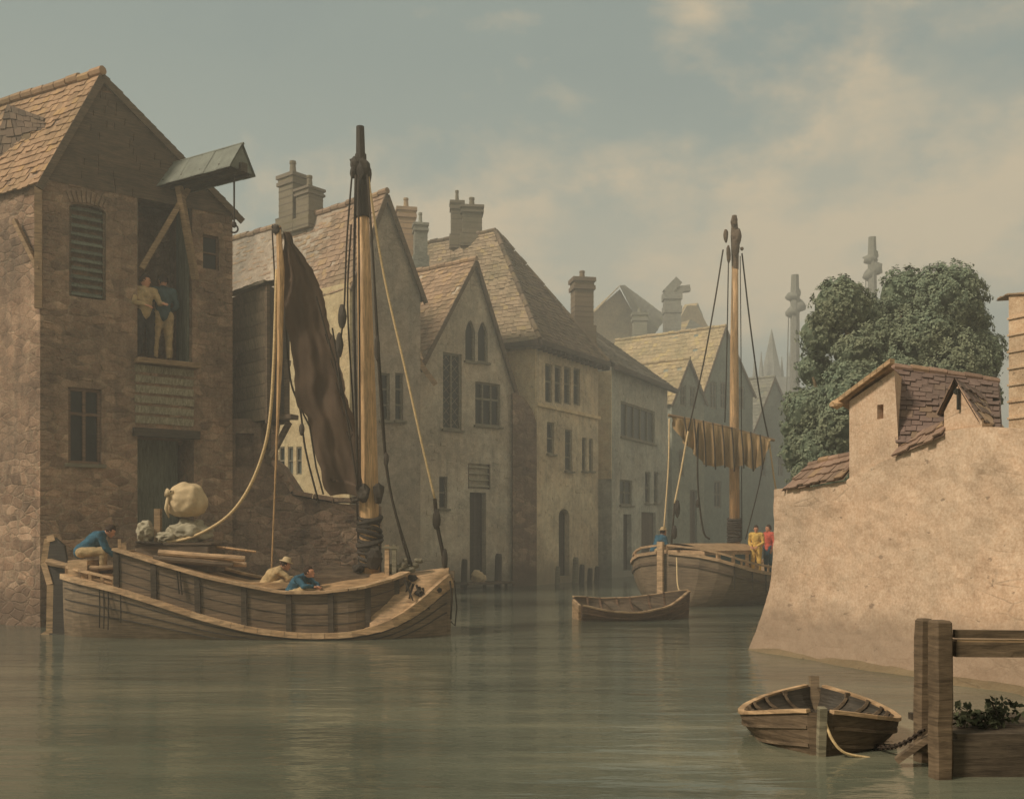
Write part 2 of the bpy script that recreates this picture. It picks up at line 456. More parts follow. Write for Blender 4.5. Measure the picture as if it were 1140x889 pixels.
def build_window(root, pl, w):
    u0, u1, z0, z1 = w['r']; k = w['kind']; dp = w['depth']
    fw = w['fw']
    if k == 'void': return
    name = {'window': 'window', 'door': 'door', 'louvre': 'shutter', 'slats': 'slatted_panel'}[k]
    bm = NB()
    o = -dp * 0.55
    if k in ('window', 'door'):
        for (a, b) in (((u0, z0), (u1, z0)), ((u0, z1), (u1, z1)), ((u0, z0), (u0, z1)), ((u1, z0), (u1, z1))):
            ins = fw / 2
            aa = [min(max(a[0], u0 + ins), u1 - ins), min(max(a[1], z0 + ins), z1 - ins)]
            bb = [min(max(b[0], u0 + ins), u1 - ins), min(max(b[1], z0 + ins), z1 - ins)]
            ddd = 0.002 if a[0] == b[0] else 0.0
            bar(bm, pl.w(*aa, o + ddd), pl.w(*bb, o + ddd), fw, fw * 1.2, up=pl.n)
    if k == 'window':
        for i in range(1, w['nx']):
            u = u0 + (u1 - u0) * i / w['nx']
            bar(bm, pl.w(u, z0 + fw, o + 0.004), pl.w(u, z1 - fw, o + 0.004), fw * w.get('mull', 1.0), fw, up=pl.n)
        for i in range(1, w['nz']):
            z = z0 + (z1 - z0) * (w.get('split', [j / w['nz'] for j in range(w['nz'])])[i] if 'split' in w else i / w['nz'])
            bar(bm, pl.w(u0 + fw, z, o + 0.007), pl.w(u1 - fw, z, o + 0.007), fw, fw * 0.8, up=pl.n)
        if w.get('lattice'):
            st = w['lattice']; W = u1 - u0; Hh = z1 - z0
            c = -Hh
            while c < W:
                for sg in (1, -1):
                    a = []; 
                    for t in (0.0, 1.0):
                        pass
                    # line u = c + z (sg=1) or u = W-c-z
                    z_lo = max(0, -c); z_hi = min(Hh, W - c)
                    if z_hi - z_lo > 0.05:
                        ua, ub = c + z_lo, c + z_hi
                        if sg < 0: ua, ub = W - ua, W - ub
                        bar(bm, pl.w(u0 + ua, z0 + z_lo, o - 0.012 + 0.003 * sg), pl.w(u0 + ub, z0 + z_hi, o - 0.012 + 0.003 * sg), 0.03, 0.015, up=pl.n)
                c += st
        fr = obj('window', bm, M[w['frame']], root)
        b2 = NB(); quad(b2, pl.w(u0, z0, o - 0.03), pl.w(u1, z0, o - 0.03), pl.w(u1, z1, o - 0.03), pl.w(u0, z1, o - 0.03))
        obj('pane', b2, M[w['pane']], fr)
        par = fr
    elif k == 'door':
        n = max(2, int((u1 - u0) / 0.18))
        for i in range(n):
            a = u0 + fw + (u1 - u0 - 2 * fw) * i / n; b = u0 + fw + (u1 - u0 - 2 * fw) * (i + 1) / n
            box(bm, pl.w((a + b) / 2, (z0 + z1) / 2, o - 0.03), (b - a) / 2 - 0.006, 0.02, (z1 - z0) / 2 - fw, pl.u)
        par = obj('door', bm, M[w['frame']], root)
        b2 = NB(); blob(b2, pl.w(u1 - fw - 0.12, z0 + 1.0, o + 0.03), 0.035, 0.035, 0.035, 1)
        obj('handle', b2, M['iron'], par)
    else:
        n = w.get('n', 8); step = (z1 - z0) / n
        for i in range(n):
            z = z0 + step * (i + 0.5)
            jj = random.uniform(-0.01, 0.01)
            if k == 'louvre':
                box(bm, pl.w((u0 + u1) / 2, z, o + 0.02), (u1 - u0) / 2 - 0.01, 0.07, 0.014, pl.u, (V((0, 0, 1)) + pl.n * 0.9 + pl.u * jj))
            else:
                box(bm, pl.w((u0 + u1) / 2, z, 0.03), (u1 - u0) / 2 + 0.02 + jj, 0.03, step * 0.34, pl.u, (V((0, 0, 1)) + pl.n * 0.25 + pl.u * jj))
        par = obj(name, bm, M[w['frame']], root)
        if k == 'louvre':
            for u in (u0 + 0.03, u1 - 0.03):
                b2 = NB(); bar(b2, pl.w(u, z0, o + 0.03), pl.w(u, z1, o + 0.03), 0.06, 0.09, up=pl.n); obj('stile', b2, M['mwood'], par)
        else:
            for u in (u0 + 0.05, u1 - 0.05):
                b2 = NB(); bar(b2, pl.w(u, z0, -0.02), pl.w(u, z1, -0.02), 0.08, 0.03, up=pl.n); obj('batten', b2, M['mwood'], par)
    if w.get('sill') and k == 'window':
        b3 = NB(); box(b3, pl.w((u0 + u1) / 2, z0 - 0.045, 0.03), (u1 - u0) / 2 + 0.08, 0.09, 0.04, pl.u)
        obj('sill', b3, M[w.get('sillmat', 'frame')], par)

def voussoirs(bm, pl, w, out=0.03, hgt=0.28):
    u0, u1, z0, z1 = w['r']; n = 9
    for i in range(n):
        t = (i + 0.5) / n
        u = u0 - 0.05 + (u1 - u0 + 0.1) * t
        tilt = (t - 0.5) * 0.9
        box(bm, pl.w(u, z1 + hgt * 0.62 - abs(t - 0.5) * 0.12, out * 0.5), (u1 - u0) / n * 0.38, out, hgt / 2, pl.u + V((0, 0, -tilt)), V((0, 0, 1)) + pl.u * tilt)

def scatter_stones(bm, pl, u0, u1, ztop, holes, n, out=0.03):
    """individual face stones standing a little proud of the rubble"""
    for _ in range(n * 3):
        if n <= 0: break
        u = random.uniform(u0 + 0.2, u1 - 0.2); z = random.uniform(0.1, ztop(u) - 0.3)
        if any(a - 0.25 < u < b + 0.25 and c - 0.2 < z < d + 0.2 for a, b, c, d in holes): continue
        n -= 1
        su = random.uniform(0.08, 0.2); sz = random.uniform(0.05, 0.1); o = random.uniform(0.008, out)
        c = pl.w(u, z, 0)
        vs = box(bm, c, su, o, sz, pl.u, V((0, 0, 1)) + pl.u * random.uniform(-0.12, 0.12))
        for v in vs:
            v.co += pl.u * random.uniform(-0.03, 0.03) + V((0, 0, random.uniform(-0.02, 0.02)))
            d = (v.co - c).dot(pl.n)
            if d > 0: v.co += (c - v.co) * 0.18 + pl.n * d * 0.18

def wall_part(root, poly, pl, dvec, wins, mat, name='wall', stones=0, quoins=None, vous=True):
    bm = NB(); prism(bm, poly, pl, dvec)
    if wins:
        cut = NB()
        for w in wins:
            pp = opening_poly(w)
            a = [cut.verts.new(pl.w(u, z, 0.3)) for u, z in pp]
            dd = w['depth'] if w['kind'] != 'void' else w.get('vd', 0.9)
            b = [cut.verts.new(pl.w(u, z, -dd)) for u, z in pp]
            cut.faces.new(a); cut.faces.new(list(reversed(b)))
            for i in range(len(pp)):
                cut.faces.new((a[i], b[i], b[(i + 1) % len(pp)], a[(i + 1) % len(pp)]))
        bm = boolean(bm, cut)
    holes = [w['r'] for w in wins]
    if stones:
        def zt(u):
            z = max(p[1] for p in poly)
            for (ua, za), (ub, zb) in zip(poly, poly[1:] + poly[:1]):
                if za > 1 or zb > 1:
                    lo, hi = sorted((ua, ub))
                    if lo <= u <= hi and hi - lo > 0.1: z = min(z, za + (zb - za) * (u - ua) / (ub - ua))
            return z
        scatter_stones(bm, pl, min(p[0] for p in poly), max(p[0] for p in poly), zt, holes, stones)
    if quoins:
        for (u, ztop, inward) in quoins:
            z = 0.15; i = 0
            while z < ztop - 0.15:
                h = random.uniform(0.13, 0.19); L = 0.34 if i % 2 else 0.2
                L *= random.uniform(0.85, 1.15)
                box(bm, pl.w(u + inward * (L / 2 - 0.012), z + h / 2, 0.0), L / 2, 0.022, h / 2 - 0.008, pl.u)
                z += h; i += 1
    if vous:
        for w in wins:
            if w.get('vous'): voussoirs(bm, pl, w)
    o = obj(name, bm, M[mat], root)
    for w in wins: build_window(root, pl, w)
    return o

# ------------------------------------------------------------------ roofs
def tiles(bm, p00, p10, p11, p01, row=0.2, wid=0.18, th=0.03, wob=1.35, sagk=0.0):
    """lapped tile courses on the slope p00-p10 (eave) to p01-p11 (ridge)"""
    p00, p10, p11, p01 = V(p00), V(p10), V(p11), V(p01)
    nrm = (p10 - p00).cross(p01 - p00) + (p11 - p01).cross(p11 - p10) * 0.0
    if nrm.length < 1e-6: nrm = (p10 - p00).cross(p11 - p00)
    nrm.normalize()
    if nrm.z < 0: nrm = -nrm
    slope = max((p01 - p00).length, (p11 - p10).length)
    rows = max(2, int(slope / row))
    for r in range(rows):
        v0 = r / rows; v1 = min(1.0, (r + 1.35) / rows)
        a0 = p00.lerp(p01, v0); b0 = p10.lerp(p11, v0)
        a1 = p00.lerp(p01, v1); b1 = p10.lerp(p11, v1)
        n = max(1, int((b0 - a0).length / wid))
        lift = th * random.uniform(0.9, 1.2)
        off = (r % 2) * 0.5
        for i in range(n + 1):
            t0 = max(0, (i - off) / n); t1 = min(1, (i + 1 - off) / n)
            if t1 - t0 < 0.05 / n: continue
            if random.random() < 0.012 * wob and 0 < r < rows - 1: continue
            g = 0.03 / n
            dz = nrm * (lift + random.uniform(-0.008, 0.012) * wob)
            drop = (a0 - a1).normalized() * random.uniform(-0.02, 0.035) * wob
            sg = V((0, 0, -sagk * math.sin(PI * (t0 + t1) / 2)))
            q = [a0.lerp(b0, t0 + g) + dz + drop + sg, a0.lerp(b0, t1 - g) + dz + drop + sg, a1.lerp(b1, t1 - g) + nrm * 0.004 + sg, a1.lerp(b1, t0 + g) + nrm * 0.004 + sg]
            vs = [bm.verts.new(x) for x in q]
            lo = [bm.verts.new(q[0] - nrm * th), bm.verts.new(q[1] - nrm * th)]
            bm.faces.new(vs); bm.faces.new((lo[0], lo[1], vs[1], vs[0]))
            bm.faces.new((lo[0], vs[0], vs[3])); bm.faces.new((lo[1], vs[2], vs[1]))
    # sheathing below
    for s_, e_ in ((-0.02, 0),):
        c = [p + nrm * s_ for p in (p00, p10, p11, p01)]
        uniq = []
        for p in c:
            if not any((p - q_).length < 1e-4 for q_ in uniq): uniq.append(p)
        bm.faces.new([bm.verts.new(p) for p in uniq])

def ridge_tiles(bm, a, b, r=0.11, step=0.4):
    a = V(a); b = V(b); n = max(2, int((b - a).length / step)); d = (b - a).normalized()
    for i in range(n):
        p = a.lerp(b, i / n) ; q = a.lerp(b, (i + 0.96) / n)
        j = V((0, 0, random.uniform(-0.03, 0.03)))
        tube(bm, [p + j, q + j], [r, r * 0.92], 8)

def chimney(parent, c, w, d, h, mat, pots=2, u=V((1, 0, 0)), name='chimney', top=None, parent_is_thing=True, slim=0.85):
    """brick stack with offsets, cap courses and clay pots; c is its base"""
    bm = NB(); u = u.normalized(); v = V((-u.y, u.x, 0))
    c = V(c)
    def blk(z0, z1, k, j=0.0):
        box(bm, c + V((0, 0, (z0 + z1) / 2)), w / 2 * k, d / 2 * k, (z1 - z0) / 2, u + v * j)
    blk(0, h * 0.28, 1.18); blk(h * 0.28, h * 0.82, 1.0 * slim + 0.1); blk(h * 0.82, h * 0.88, 1.12); blk(h * 0.88, h * 0.94, 1.0); blk(h * 0.94, h, 1.16)
    # a few courses standing proud
    for i in range(int(h / 0.25)):
        z = 0.1 + i * 0.25
        if z < h * 0.8: box(bm, c + V((0, 0, z)), w / 2 * (1.2 if z < h * 0.28 else slim + 0.12), d / 2 * (1.2 if z < h * 0.28 else slim + 0.12), 0.02, u)
    o = obj(name, bm, M[mat], parent)
    for i in range(pots):
        t = (i + 0.5) / pots - 0.5
        b2 = NB(); q = c + u * t * w * 0.9 + V((0, 0, h))
        hh = random.uniform(0.35, 0.6)
        tube(b2, [q, q + V((0, 0, hh * 0.8)), q + V((0, 0, hh * 0.82)), q + V((0, 0, hh))], [w * 0.16, w * 0.12, w * 0.15, w * 0.14], 10)
        obj('chimney_pot', b2, M[mat], o, smooth=False)
    return o

def gable_roof(root, pl, ul, zl, ur, zr, ua, za, dvec, matL, matR, over=0.22, front=0.2, row=0.2, wid=0.18, sg=0.05):
    f = -dvec.normalized() * front
    E = dvec + dvec.normalized() * 0.15
    def ext(u, z):  # eave point extended past the wall
        k = over / math.hypot(u - ua, z - za)
        return u + (u - ua) * k, z + (z - za) * k
    (ule, zle), (ure, zre) = ext(ul, zl), ext(ur, zr)
    A = pl.w(ua, za + 0.03); Lq = pl.w(ule, zle + 0.03); Rq = pl.w(ure, zre + 0.03)
    rf = None
    for (Q, mt) in ((Lq, matL), (Rq, matR)):
        bm = NB()
        tiles(bm, Q + f, Q + E, A + E, A + f, row, wid, sagk=sg)
        o = obj('roof', bm, M[mt], root)
        if rf is None:
            rf = o
            b2 = NB(); ridge_tiles(b2, A + f + V((0, 0, 0.04)), A + E + V((0, 0, 0.04)))
            obj('ridge', b2, M[mt], o)
    bm = NB()
    for Q in (Lq, Rq):
        dn = V((0, 0, -0.10))
        bar(bm, A + f * 0.9 + dn, Q + f * 0.9 + dn, 0.06, 0.16)
    obj('bargeboard', bm, M['mwood'], root)
    return rf
SUN_E = 3.3; HAZE = 0.008

# ================================================================== BUILDINGS, left bank
# ---- A: stone warehouse with the hoist
pA = Plane.px(45, 23.3, 258, 26.1)
dA = V((-0.88, 0.47, 0)).normalized() * 5.0
uA, zA = pA.at(110, 84)
_, zl = pA.at(45, 197); _, zr = pA.at(258, 236)
rA = thing('stone_warehouse', 'dark rubble stone warehouse with steep ochre roof and open loft door at the left edge', 'warehouse', pA.w(pA.L / 2, 0))
wA = [win(pA, 77, 228, 118, 332, kind='louvre', n=11, frame='slatg', vous=True, arch='round', rise=0.12),
      win(pA, 76, 432, 113, 516, nx=2, nz=2, split=[0, 0.66], frame='frameB', fw=0.07, vous=False),
      win(pA, 153, 212, 214, 404, kind='void', vd=1.6),
      win(pA, 153, 487, 216, 640, kind='void', vd=1.3, zmin=0.35),
      win(pA, 226, 262, 244, 300, nx=1, nz=2, frame='frameB', fw=0.04, sill=False),
      win(pA, 20, 300, 20, 300)][:5]
polyA = [(0, -0.6), (pA.L, -0.6), (pA.L, zr), (uA, zA), (0, zl)]
wall_part(rA, polyA, pA, dA, wA, 'stoneA', stones=300, quoins=[(0, zl, 1), (pA.L, zr, -1)])
gable_roof(rA, pA, 0, zl, pA.L, zr, uA, zA, dA, 'tileA', 'tileDark', over=0.25, front=0.14, row=0.2)  # ochre left and brown right slope: sun and shade put into the tiles
# gable boarding courses (weathered horizontal laps above the eaves)
bm = NB()
for i in range(15):
    z = zl + 0.05 + i * 0.165
    if z > zA - 0.35: break
    ua = uA * (z - zl) / (zA - zl) + 0.06; ub = pA.L - (pA.L - uA) * (z - zr) / (zA - zr) - 0.06
    cuts = [0] + sorted(random.sample([.17, .26, .35, .44, .55, .63, .74, .85], 2)) + [1]
    for c0_, c1_ in zip(cuts, cuts[1:]):
        a = ua + (ub - ua) * c0_; b = ua + (ub - ua) * c1_
        box(bm, pA.w((a + b) / 2, z, 0.03), (b - a) / 2 - 0.01, 0.02, 0.085, pA.u, V((0, 0, 1)) + pA.n * 0.22 + pA.u * random.uniform(-0.02, 0.02))
obj('gable_boarding', bm, M['mwood'], rA)
# floor of the loft seen in the doorway, door leaves folded in
b = wA[2]['r']
bm = NB(); box(bm, pA.w((b[0] + b[1]) / 2, b[2] - 0.03, -0.5), (b[1] - b[0]) / 2 + 0.08, 0.85, 0.06, pA.u)
obj('loft_sill', bm, M['beam'], rA)
bm = NB()
for s_ in (0, 1):
    e = b[0] + 0.04 if s_ == 0 else b[1] - 0.04
    for i in range(4):
        box(bm, pA.w(e, (b[2] + b[3]) / 2, -0.25 - 0.2 * i), 0.02, 0.09, (b[3] - b[2]) / 2 - 0.05, pA.u)
obj('loft_door', bm, M['slatg'], rA)
# slatted panel between the two doors
wS = win(pA, 151, 407, 214, 474, kind='slats', n=6, frame='slat'); build_window(rA, pA, wS)
bm = NB(); u0, u1, z0, z1 = wA[3]['r']
bar(bm, pA.w(u0 - 0.12, z1 + 0.1, 0.02), pA.w(u1 + 0.12, z1 + 0.1, 0.02), 0.2, 0.2, up=pA.n)
obj('lintel', bm, M['dwood'], rA)
bm = NB()
for i in range(5):
    uu = u0 + 0.1 + (u1 - u0 - 0.2) * (i + .5) / 5
    box(bm, pA.w(uu, (z0 + z1) / 2, -0.9), 0.12, 0.03, (z1 - z0) / 2, pA.u)
obj('door', bm, M['slatg'], rA)
bm = NB()
for i in range(3):
    box(bm, pA.w((u0 + u1) / 2, 0.05 + 0.12 * (2 - i), 0.12 + 0.22 * i), (u1 - u0) / 2 + 0.1, 0.12 + 0.0 * i, 0.09 + 0.0, pA.u)
obj('step', bm, M['stoneA'], rA)
# dormer hip on the left slope
bm = NB()
d0 = pA.w(0, zl) + dA * 0.1
a1 = P(54, 160, 24.0); a2 = P(28, 187, 24.2); a3 = P(49, 131, 24.3); a4 = P(8, 116, 25.0); a5 = P(-12, 190, 24.6)
tiles(bm, a2, a1, a3, a4, 0.25, 0.24)
tiles(bm, a5, a2, a4, a4 + V((0.01, 0, 0)), 0.25, 0.24)
bm.faces.new([bm.verts.new(p) for p in (a1, P(60, 165, 24.9), P(55, 133, 25.2), a3)])
obj('dormer', bm, M['tileDark'], rA)
# timber brace on the side face
bm = NB(); c0 = pA.w(0, 0) + dA * 0.12 - V((pA.n.x * -0.02, 0, 0))
bar(bm, pA.w(-0.05, zl - 0.25, 0.04), pA.w(-0.05, zl - 3.0, 0.04), 0.16, 0.12)
bar(bm, P(16, 245, 23.5), P(43, 300, 23.22), 0.1, 0.1)
obj('timber_brace', bm, M['beam'], rA)

# ---- hoist
dC = V((0.85, -0.53, 0)).normalized(); sC = V((-dC.y, dC.x, 0))
hb = pA.q(192, 172); hb0 = V(hb)
zridge = 11.2; L = 2.45
base = V((hb0.x, hb0.y, 0)) - dC * 0.15
rH = thing('warehouse_hoist', 'projecting timber hoist beam under a little grey lead gabled cover above the loft door', 'hoist', V((base.x, base.y, 10.3)))
bm = NB()
def HP(s, t, z): return base + dC * s + sC * t + V((0, 0, z))
for sg in (-1, 1):
    n = 7
    for i in range(n):
        s0 = -0.5 + (L + 0.65) * i / n; s1 = -0.5 + (L + 0.65) * (i + 1) / n - 0.012
        j = random.uniform(0, 0.02)
        a, b_, c_, d_ = HP(s0, 0.02 * sg, zridge + j), HP(s1, 0.02 * sg, zridge + j), HP(s1, 0.4 * sg, zridge - 0.62 + j), HP(s0, 0.4 * sg, zridge - 0.62 + j)
        quad(bm, a, b_, c_, d_)
        quad(bm, *(p - V((0, 0, 0.03)) for p in (d_, c_, b_, a)))
        quad(bm, d_, c_, c_ - V((0, 0, 0.03)), d_ - V((0, 0, 0.03)))
tube(bm, [HP(-0.5, 0, zridge + 0.01), HP(L + 0.16, 0, zridge + 0.01)], 0.035, 6)
obj('cover', bm, M['lead'], rH)
bm = NB()
f = [HP(L + 0.1, 0, zridge - 0.04), HP(L + 0.1, 0.36, zridge - 0.6), HP(L + 0.1, -0.36, zridge - 0.6)]
bm.faces.new([bm.verts.new(p) for p in f]); bm.faces.new([bm.verts.new(p - dC * 0.04) for p in f])
obj('cover_gable', bm, M['lead'], rH)
bm = NB(); bar(bm, HP(-0.6, 0, zridge - 0.55), HP(L + 0.2, 0, zridge - 0.55), 0.17, 0.2)
for sg in (-1, 1): bar(bm, HP(-0.3, 0.3 * sg, zridge - 0.6), HP(L, 0.3 * sg, zridge - 0.6), 0.06, 0.08)
for i in range(4): bar(bm, HP(0.2 + i * 0.65, -0.33, zridge - 0.5), HP(0.2 + i * 0.65, 0.33, zridge - 0.5), 0.05, 0.05)
obj('beam', bm, M['dwood'], rH)
for (a, b_) in (((184, 205), (156, 300)), ((203, 203), (216, 312))):
    bm = NB(); q = pA.q(*b_, 0.1)
    top = HP(0.55, 0, zridge - 0.65); top = top + sC * (0.14 if b_[0] < 200 else -0.14)
    bar(bm, top, q, 0.15, 0.13)
    obj('strut', bm, M['beam'], rH)
bm = NB(); pr = HP(L - 0.15, 0, zridge - 0.62)
zb = 2.1 + (595 - 250) / F * pr.y
tube(bm, [pr, V((pr.x, pr.y, zb))], 0.022, 6)
obj('rope', bm, M['rope'], rH)
bm = NB(); hk = V((pr.x, pr.y, zb))
tube(bm, [hk + V((0.09 * math.sin(t) , 0, -0.1 + 0.09 * math.cos(t))) for t in [i * 0.5 for i in range(9)]], 0.022, 6)
blob(bm, hk, 0.06, 0.06, 0.08, 2)
obj('hook', bm, M['iron'], rH)

# ---- boarded gallery on posts between the warehouse and the long roofed house
pG = Plane.px(256, 27.2, 300, 25.6)
rG = thing('boarded_gallery', 'brown horizontally boarded gallery box with a sloping lid beside the stone warehouse', 'gallery', pG.w(pG.L / 2, 3.2))
u0, _ = pG.at(257, 400); u1, _ = pG.at(299, 400)
zt0 = pG.at(257, 332)[1]; zt1 = pG.at(299, 318)[1]; zb_ = pG.at(280, 470)[1]
bm = NB(); n = 11
for i in range(n):
    z0 = zb_ + (zt0 - zb_) * i / n; z1 = zb_ + (zt0 - zb_) * (i + 1) / n
    box(bm, pG.w((u0 + u1) / 2, (z0 + z1) / 2, 0), (u1 - u0) / 2, 0.025, (z1 - z0) / 2 - 0.012, pG.u, V((0, 0, 1)) + pG.n * 0.16 + pG.u * random.uniform(-.012, .012))
obj('boarding', bm, M['board'], rG)
bm = NB(); prism(bm, [(u0 + .02, zb_), (u1 - .02, zb_), (u1 - .02, zt1), (u0 + .02, zt0)], pG, V((0.3, 0.9, 0)), start=-0.05)
obj('box_wall', bm, M['dwood'], rG)
bm = NB()
for uu, zz in ((u0, zt0), (u1, zt1)): bar(bm, pG.w(uu, zb_ - 0.1, 0.03), pG.w(uu, zz, 0.03), 0.09, 0.08, up=pG.n)
bar(bm, pG.w(u0 + .1, zb_ + 1.1, 0.06), pG.w(u0 + .55, zb_ + 1.9, 0.06), 0.05, 0.04, up=pG.n)
obj('corner_post', bm, M['mwood'], rG)
bm = NB(); A0 = pG.w(u0 - .06, zt0 + .05, .15); A1 = pG.w(u1 + .06, zt1 + .08, .15)
tiles(bm, A0, A1, A1 + V((0.3, 1.0, 0.25)), A0 + V((0.3, 1.0, 0.25)), 0.25, 0.25)
bar(bm, A0, A1, 0.05, 0.07)
obj('lid', bm, M['tileE'], rG)
# bracketed platform to its right
g1 = P(300, 403, 26); 
bm = NB(); bar(bm, P(296, 404, 26.4), P(322, 404, 26.0), 0.12, 0.14); bar(bm, P(319, 400, 26), P(319, 463, 26), 0.12, 0.12)
bar(bm, P(298, 464, 26.2), P(328, 464, 25.9), 0.35, 0.12); bar(bm, P(322, 470, 26), P(302, 508, 26.2), 0.12, 0.12)
bar(bm, P(299, 320, 26.3), P(299, 515, 26.3), 0.12, 0.12); tube(bm, [P(303, 470, 26.0), P(304, 482, 25.9), P(309, 484, 25.9), P(311, 472, 25.9)], 0.03, 6)
obj('bracket', bm, M['mwood'], rG)

# ---- quay wall with stepped top carrying the gallery
pQ = Plane.px(222, 26.0, 412, 26.9)
rQ = thing('quay_wall', 'low dark rubble quay wall stepping down behind the moored barge', 'wall', pQ.w(pQ.L / 2, 0))
def uq(px, py): return pQ.at(px, py)
polyQ = [(0, -0.5), (pQ.L, -0.5), (pQ.L, uq(412, 562)[1]), uq(372, 560), uq(326, 552), uq(303, 517), uq(292, 508), uq(290, 466), (0, uq(222, 466)[1])]
wall_part(rQ, polyQ, pQ, V((0.15, 1.2, 0)), [win(pQ, 262, 482, 283, 520, kind='void', vd=0.25)], 'quay', stones=170, vous=False)
bm = NB()
tp = [uq(292, 506), uq(303, 515), uq(326, 550), uq(372, 558), (pQ.L, uq(412, 560)[1])]
for a, b_ in zip(tp, tp[1:]):
    Lh = math.hypot(b_[0] - a[0], b_[1] - a[1]); n = max(1, int(Lh / 0.4))
    for i in range(n):
        p = pQ.w(a[0] + (b_[0] - a[0]) * i / n, a[1] + (b_[1] - a[1]) * i / n, -0.45); q = pQ.w(a[0] + (b_[0] - a[0]) * (i + .95) / n, a[1] + (b_[1] - a[1]) * (i + .95) / n, -0.45)
        bar(bm, p + V((0, 0, .05)), q + V((0, 0, .05 + random.uniform(-.01, .02))), 1.1, 0.11)
obj('coping', bm, M['quay'], rQ)

# ---- B: long roofed house, cream side, grey gable to the water
pB = Plane.px(392, 34.0, 468, 35.7)
dB = V((-0.77, 0.64, 0)).normalized() * 12
uB, zB = pB.at(428, 216); zlB = pB.at(392, 313)[1]; zrB = pB.at(468, 327)[1]
rB = thing('gabled_house', 'long tan roofed house with cream side wall and tall grey gable behind the barge', 'house', pB.w(pB.L / 2, 0))
wB = [win(pB, 424, 415, 434, 468, nx=1, nz=3, fw=.06, pane='glass'), win(pB, 440, 415, 449, 468, nx=1, nz=3, fw=.06)]
wall_part(rB, [(0, -0.5), (pB.L, -0.5), (pB.L, zrB), (uB, zB), (0, zlB)], pB, dB, wB, 'greyB', vous=False)
gable_roof(rB, pB, 0, zlB, pB.L, zrB, uB, zB, dB, 'tileB', 'tileDark', over=0.3, front=0.15, row=0.22, wid=0.22, sg=0.12)  # sunlit left and shaded right slope painted by two tile colours
# cream skin on the side wall with its windows, sunlight put into its tone
oB = pB.w(0, 0); eB = oB + dB
_s = Plane((eB.x, eB.y), (oB.x, oB.y)); sh = _s.n * 0.12
pBs = Plane((eB.x + sh.x, eB.y + sh.y), (oB.x + sh.x, oB.y + sh.y))
wBs = [win(pBs, 311 + i * 9.5, 497, 317 + i * 9.5, 528, nx=1, nz=2, fw=.05, pane='glassF', sill=False, depth=0.1) for i in range(3)]
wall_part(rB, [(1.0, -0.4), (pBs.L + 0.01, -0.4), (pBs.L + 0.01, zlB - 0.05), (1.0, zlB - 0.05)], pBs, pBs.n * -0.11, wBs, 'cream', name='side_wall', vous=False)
chB = pB.w(uB, 0) + dB * 0.41
chimney(rB, (chB.x, chB.y, zB - 0.5), 0.85, 0.7, 2.2, 'tileE', 1, dB)
chB2 = pB.w(uB, 0) + dB * 0.33
chimney(rB, (chB2.x, chB2.y, zB - 0.5), 0.75, 0.7, 1.5, 'tileE', 1, dB)

# ---- C: gable front with gothic lights
pC = Plane.px(468, 39.0, 572, 42.2)
dC_ = V((-0.8, 0.6, 0)).normalized() * 9
uC, zC = pC.at(527, 290); zlC = pC.at(472, 405)[1]; zrC = pC.at(572, 436)[1]
rC = thing('gothic_gable_house', 'warm grey house with pointed gable and paired pointed lights above a slatted fanlight door', 'house', pC.w(pC.L / 2, 0))
wC = [win(pC, 518, 356, 529, 402, nx=1, nz=1, arch='gothic', rise=0.5, fw=.07), win(pC, 532, 358, 543, 403, nx=1, nz=1, arch='gothic', rise=0.5, fw=.07),
      win(pC, 493, 393, 514, 478, nx=2, nz=1, lattice=0.42, fw=.08),
      win(pC, 529, 426, 557, 474, nx=3, nz=2, fw=.08, split=[0, .62]),
      win(pC, 489, 530, 498, 566, nx=1, nz=2, fw=.06),
      win(pC, 521, 516, 546, 544, kind='louvre', n=4, frame='slat', depth=0.15),
      win(pC, 523, 548, 541, 648, kind='door', frame='dwood', depth=0.5, zmin=0.3)]
wall_part(rC, [(0, -0.5), (pC.L, -0.5), (pC.L, zrC), (uC, zC), (0, zlC)], pC, dC_, wC, 'greyC', stones=60, quoins=[(pC.L, zrC, -1)], vous=False)
gable_roof(rC, pC, 0, zlC, pC.L, zrC, uC, zC, dC_, 'tileC', 'tileDark', over=0.3, front=0.18, row=0.22, wid=0.22)  # left tiles coloured as lit, right tiles as in shade
bm = NB(); bar(bm, P(463, 398, 38.7), P(485, 428, 38.7), 0.14, 0.2); bar(bm, P(463, 392, 38.8), P(467, 402, 38.7), 0.16, 0.3)
obj('gutter_spout', bm, M['trim'], rC)
chimney(rC, P(452, 296, 46.0), 0.8, 0.7, 2.55, 'tileC', 1, V((1, 0.2, 0)))
chimney(rC, P(468, 300, 45.4), 0.6, 0.6, 2.0, 'hazeGrey', 1, V((1, 0.2, 0)))

# ---- D: hip roofed house
pD = Plane.px(597, 42.6, 666, 47.6)
dD = V((-0.85, 0.53, 0)).normalized() * 9
zeD = pD.at(597, 380)[1]
rD = thing('hip_roofed_house', 'tall tan house with great hipped roof and two rows of dark lights over the water', 'house', pD.w(pD.L / 2, 0))
wD = [win(pD, 607 + i * 10.5, 405 + i * 1.6, 615 + i * 10.3, 448 + i * 1, nx=1, nz=2, split=[0, .55], fw=.08, sill=False) for i in range(4)] + \
     [win(pD, 609, 470, 617, 505, nx=1, nz=2, fw=.07), win(pD, 629, 478, 637, 524, nx=1, nz=3, fw=.07), win(pD, 648, 487, 653, 524, nx=1, nz=2, fw=.06), win(pD, 656, 488, 660, 524, nx=1, nz=2, fw=.06),
      win(pD, 622, 566, 634, 650, kind='door', frame='dwood', depth=.5, arch='round', rise=.35, zmin=0.3)]
wall_part(rD, [(0, -0.5), (pD.L, -0.5), (pD.L, zeD), (0, zeD)], pD, dD, wD, 'tanD', stones=60, quoins=[(0, zeD, 1)], vous=False)
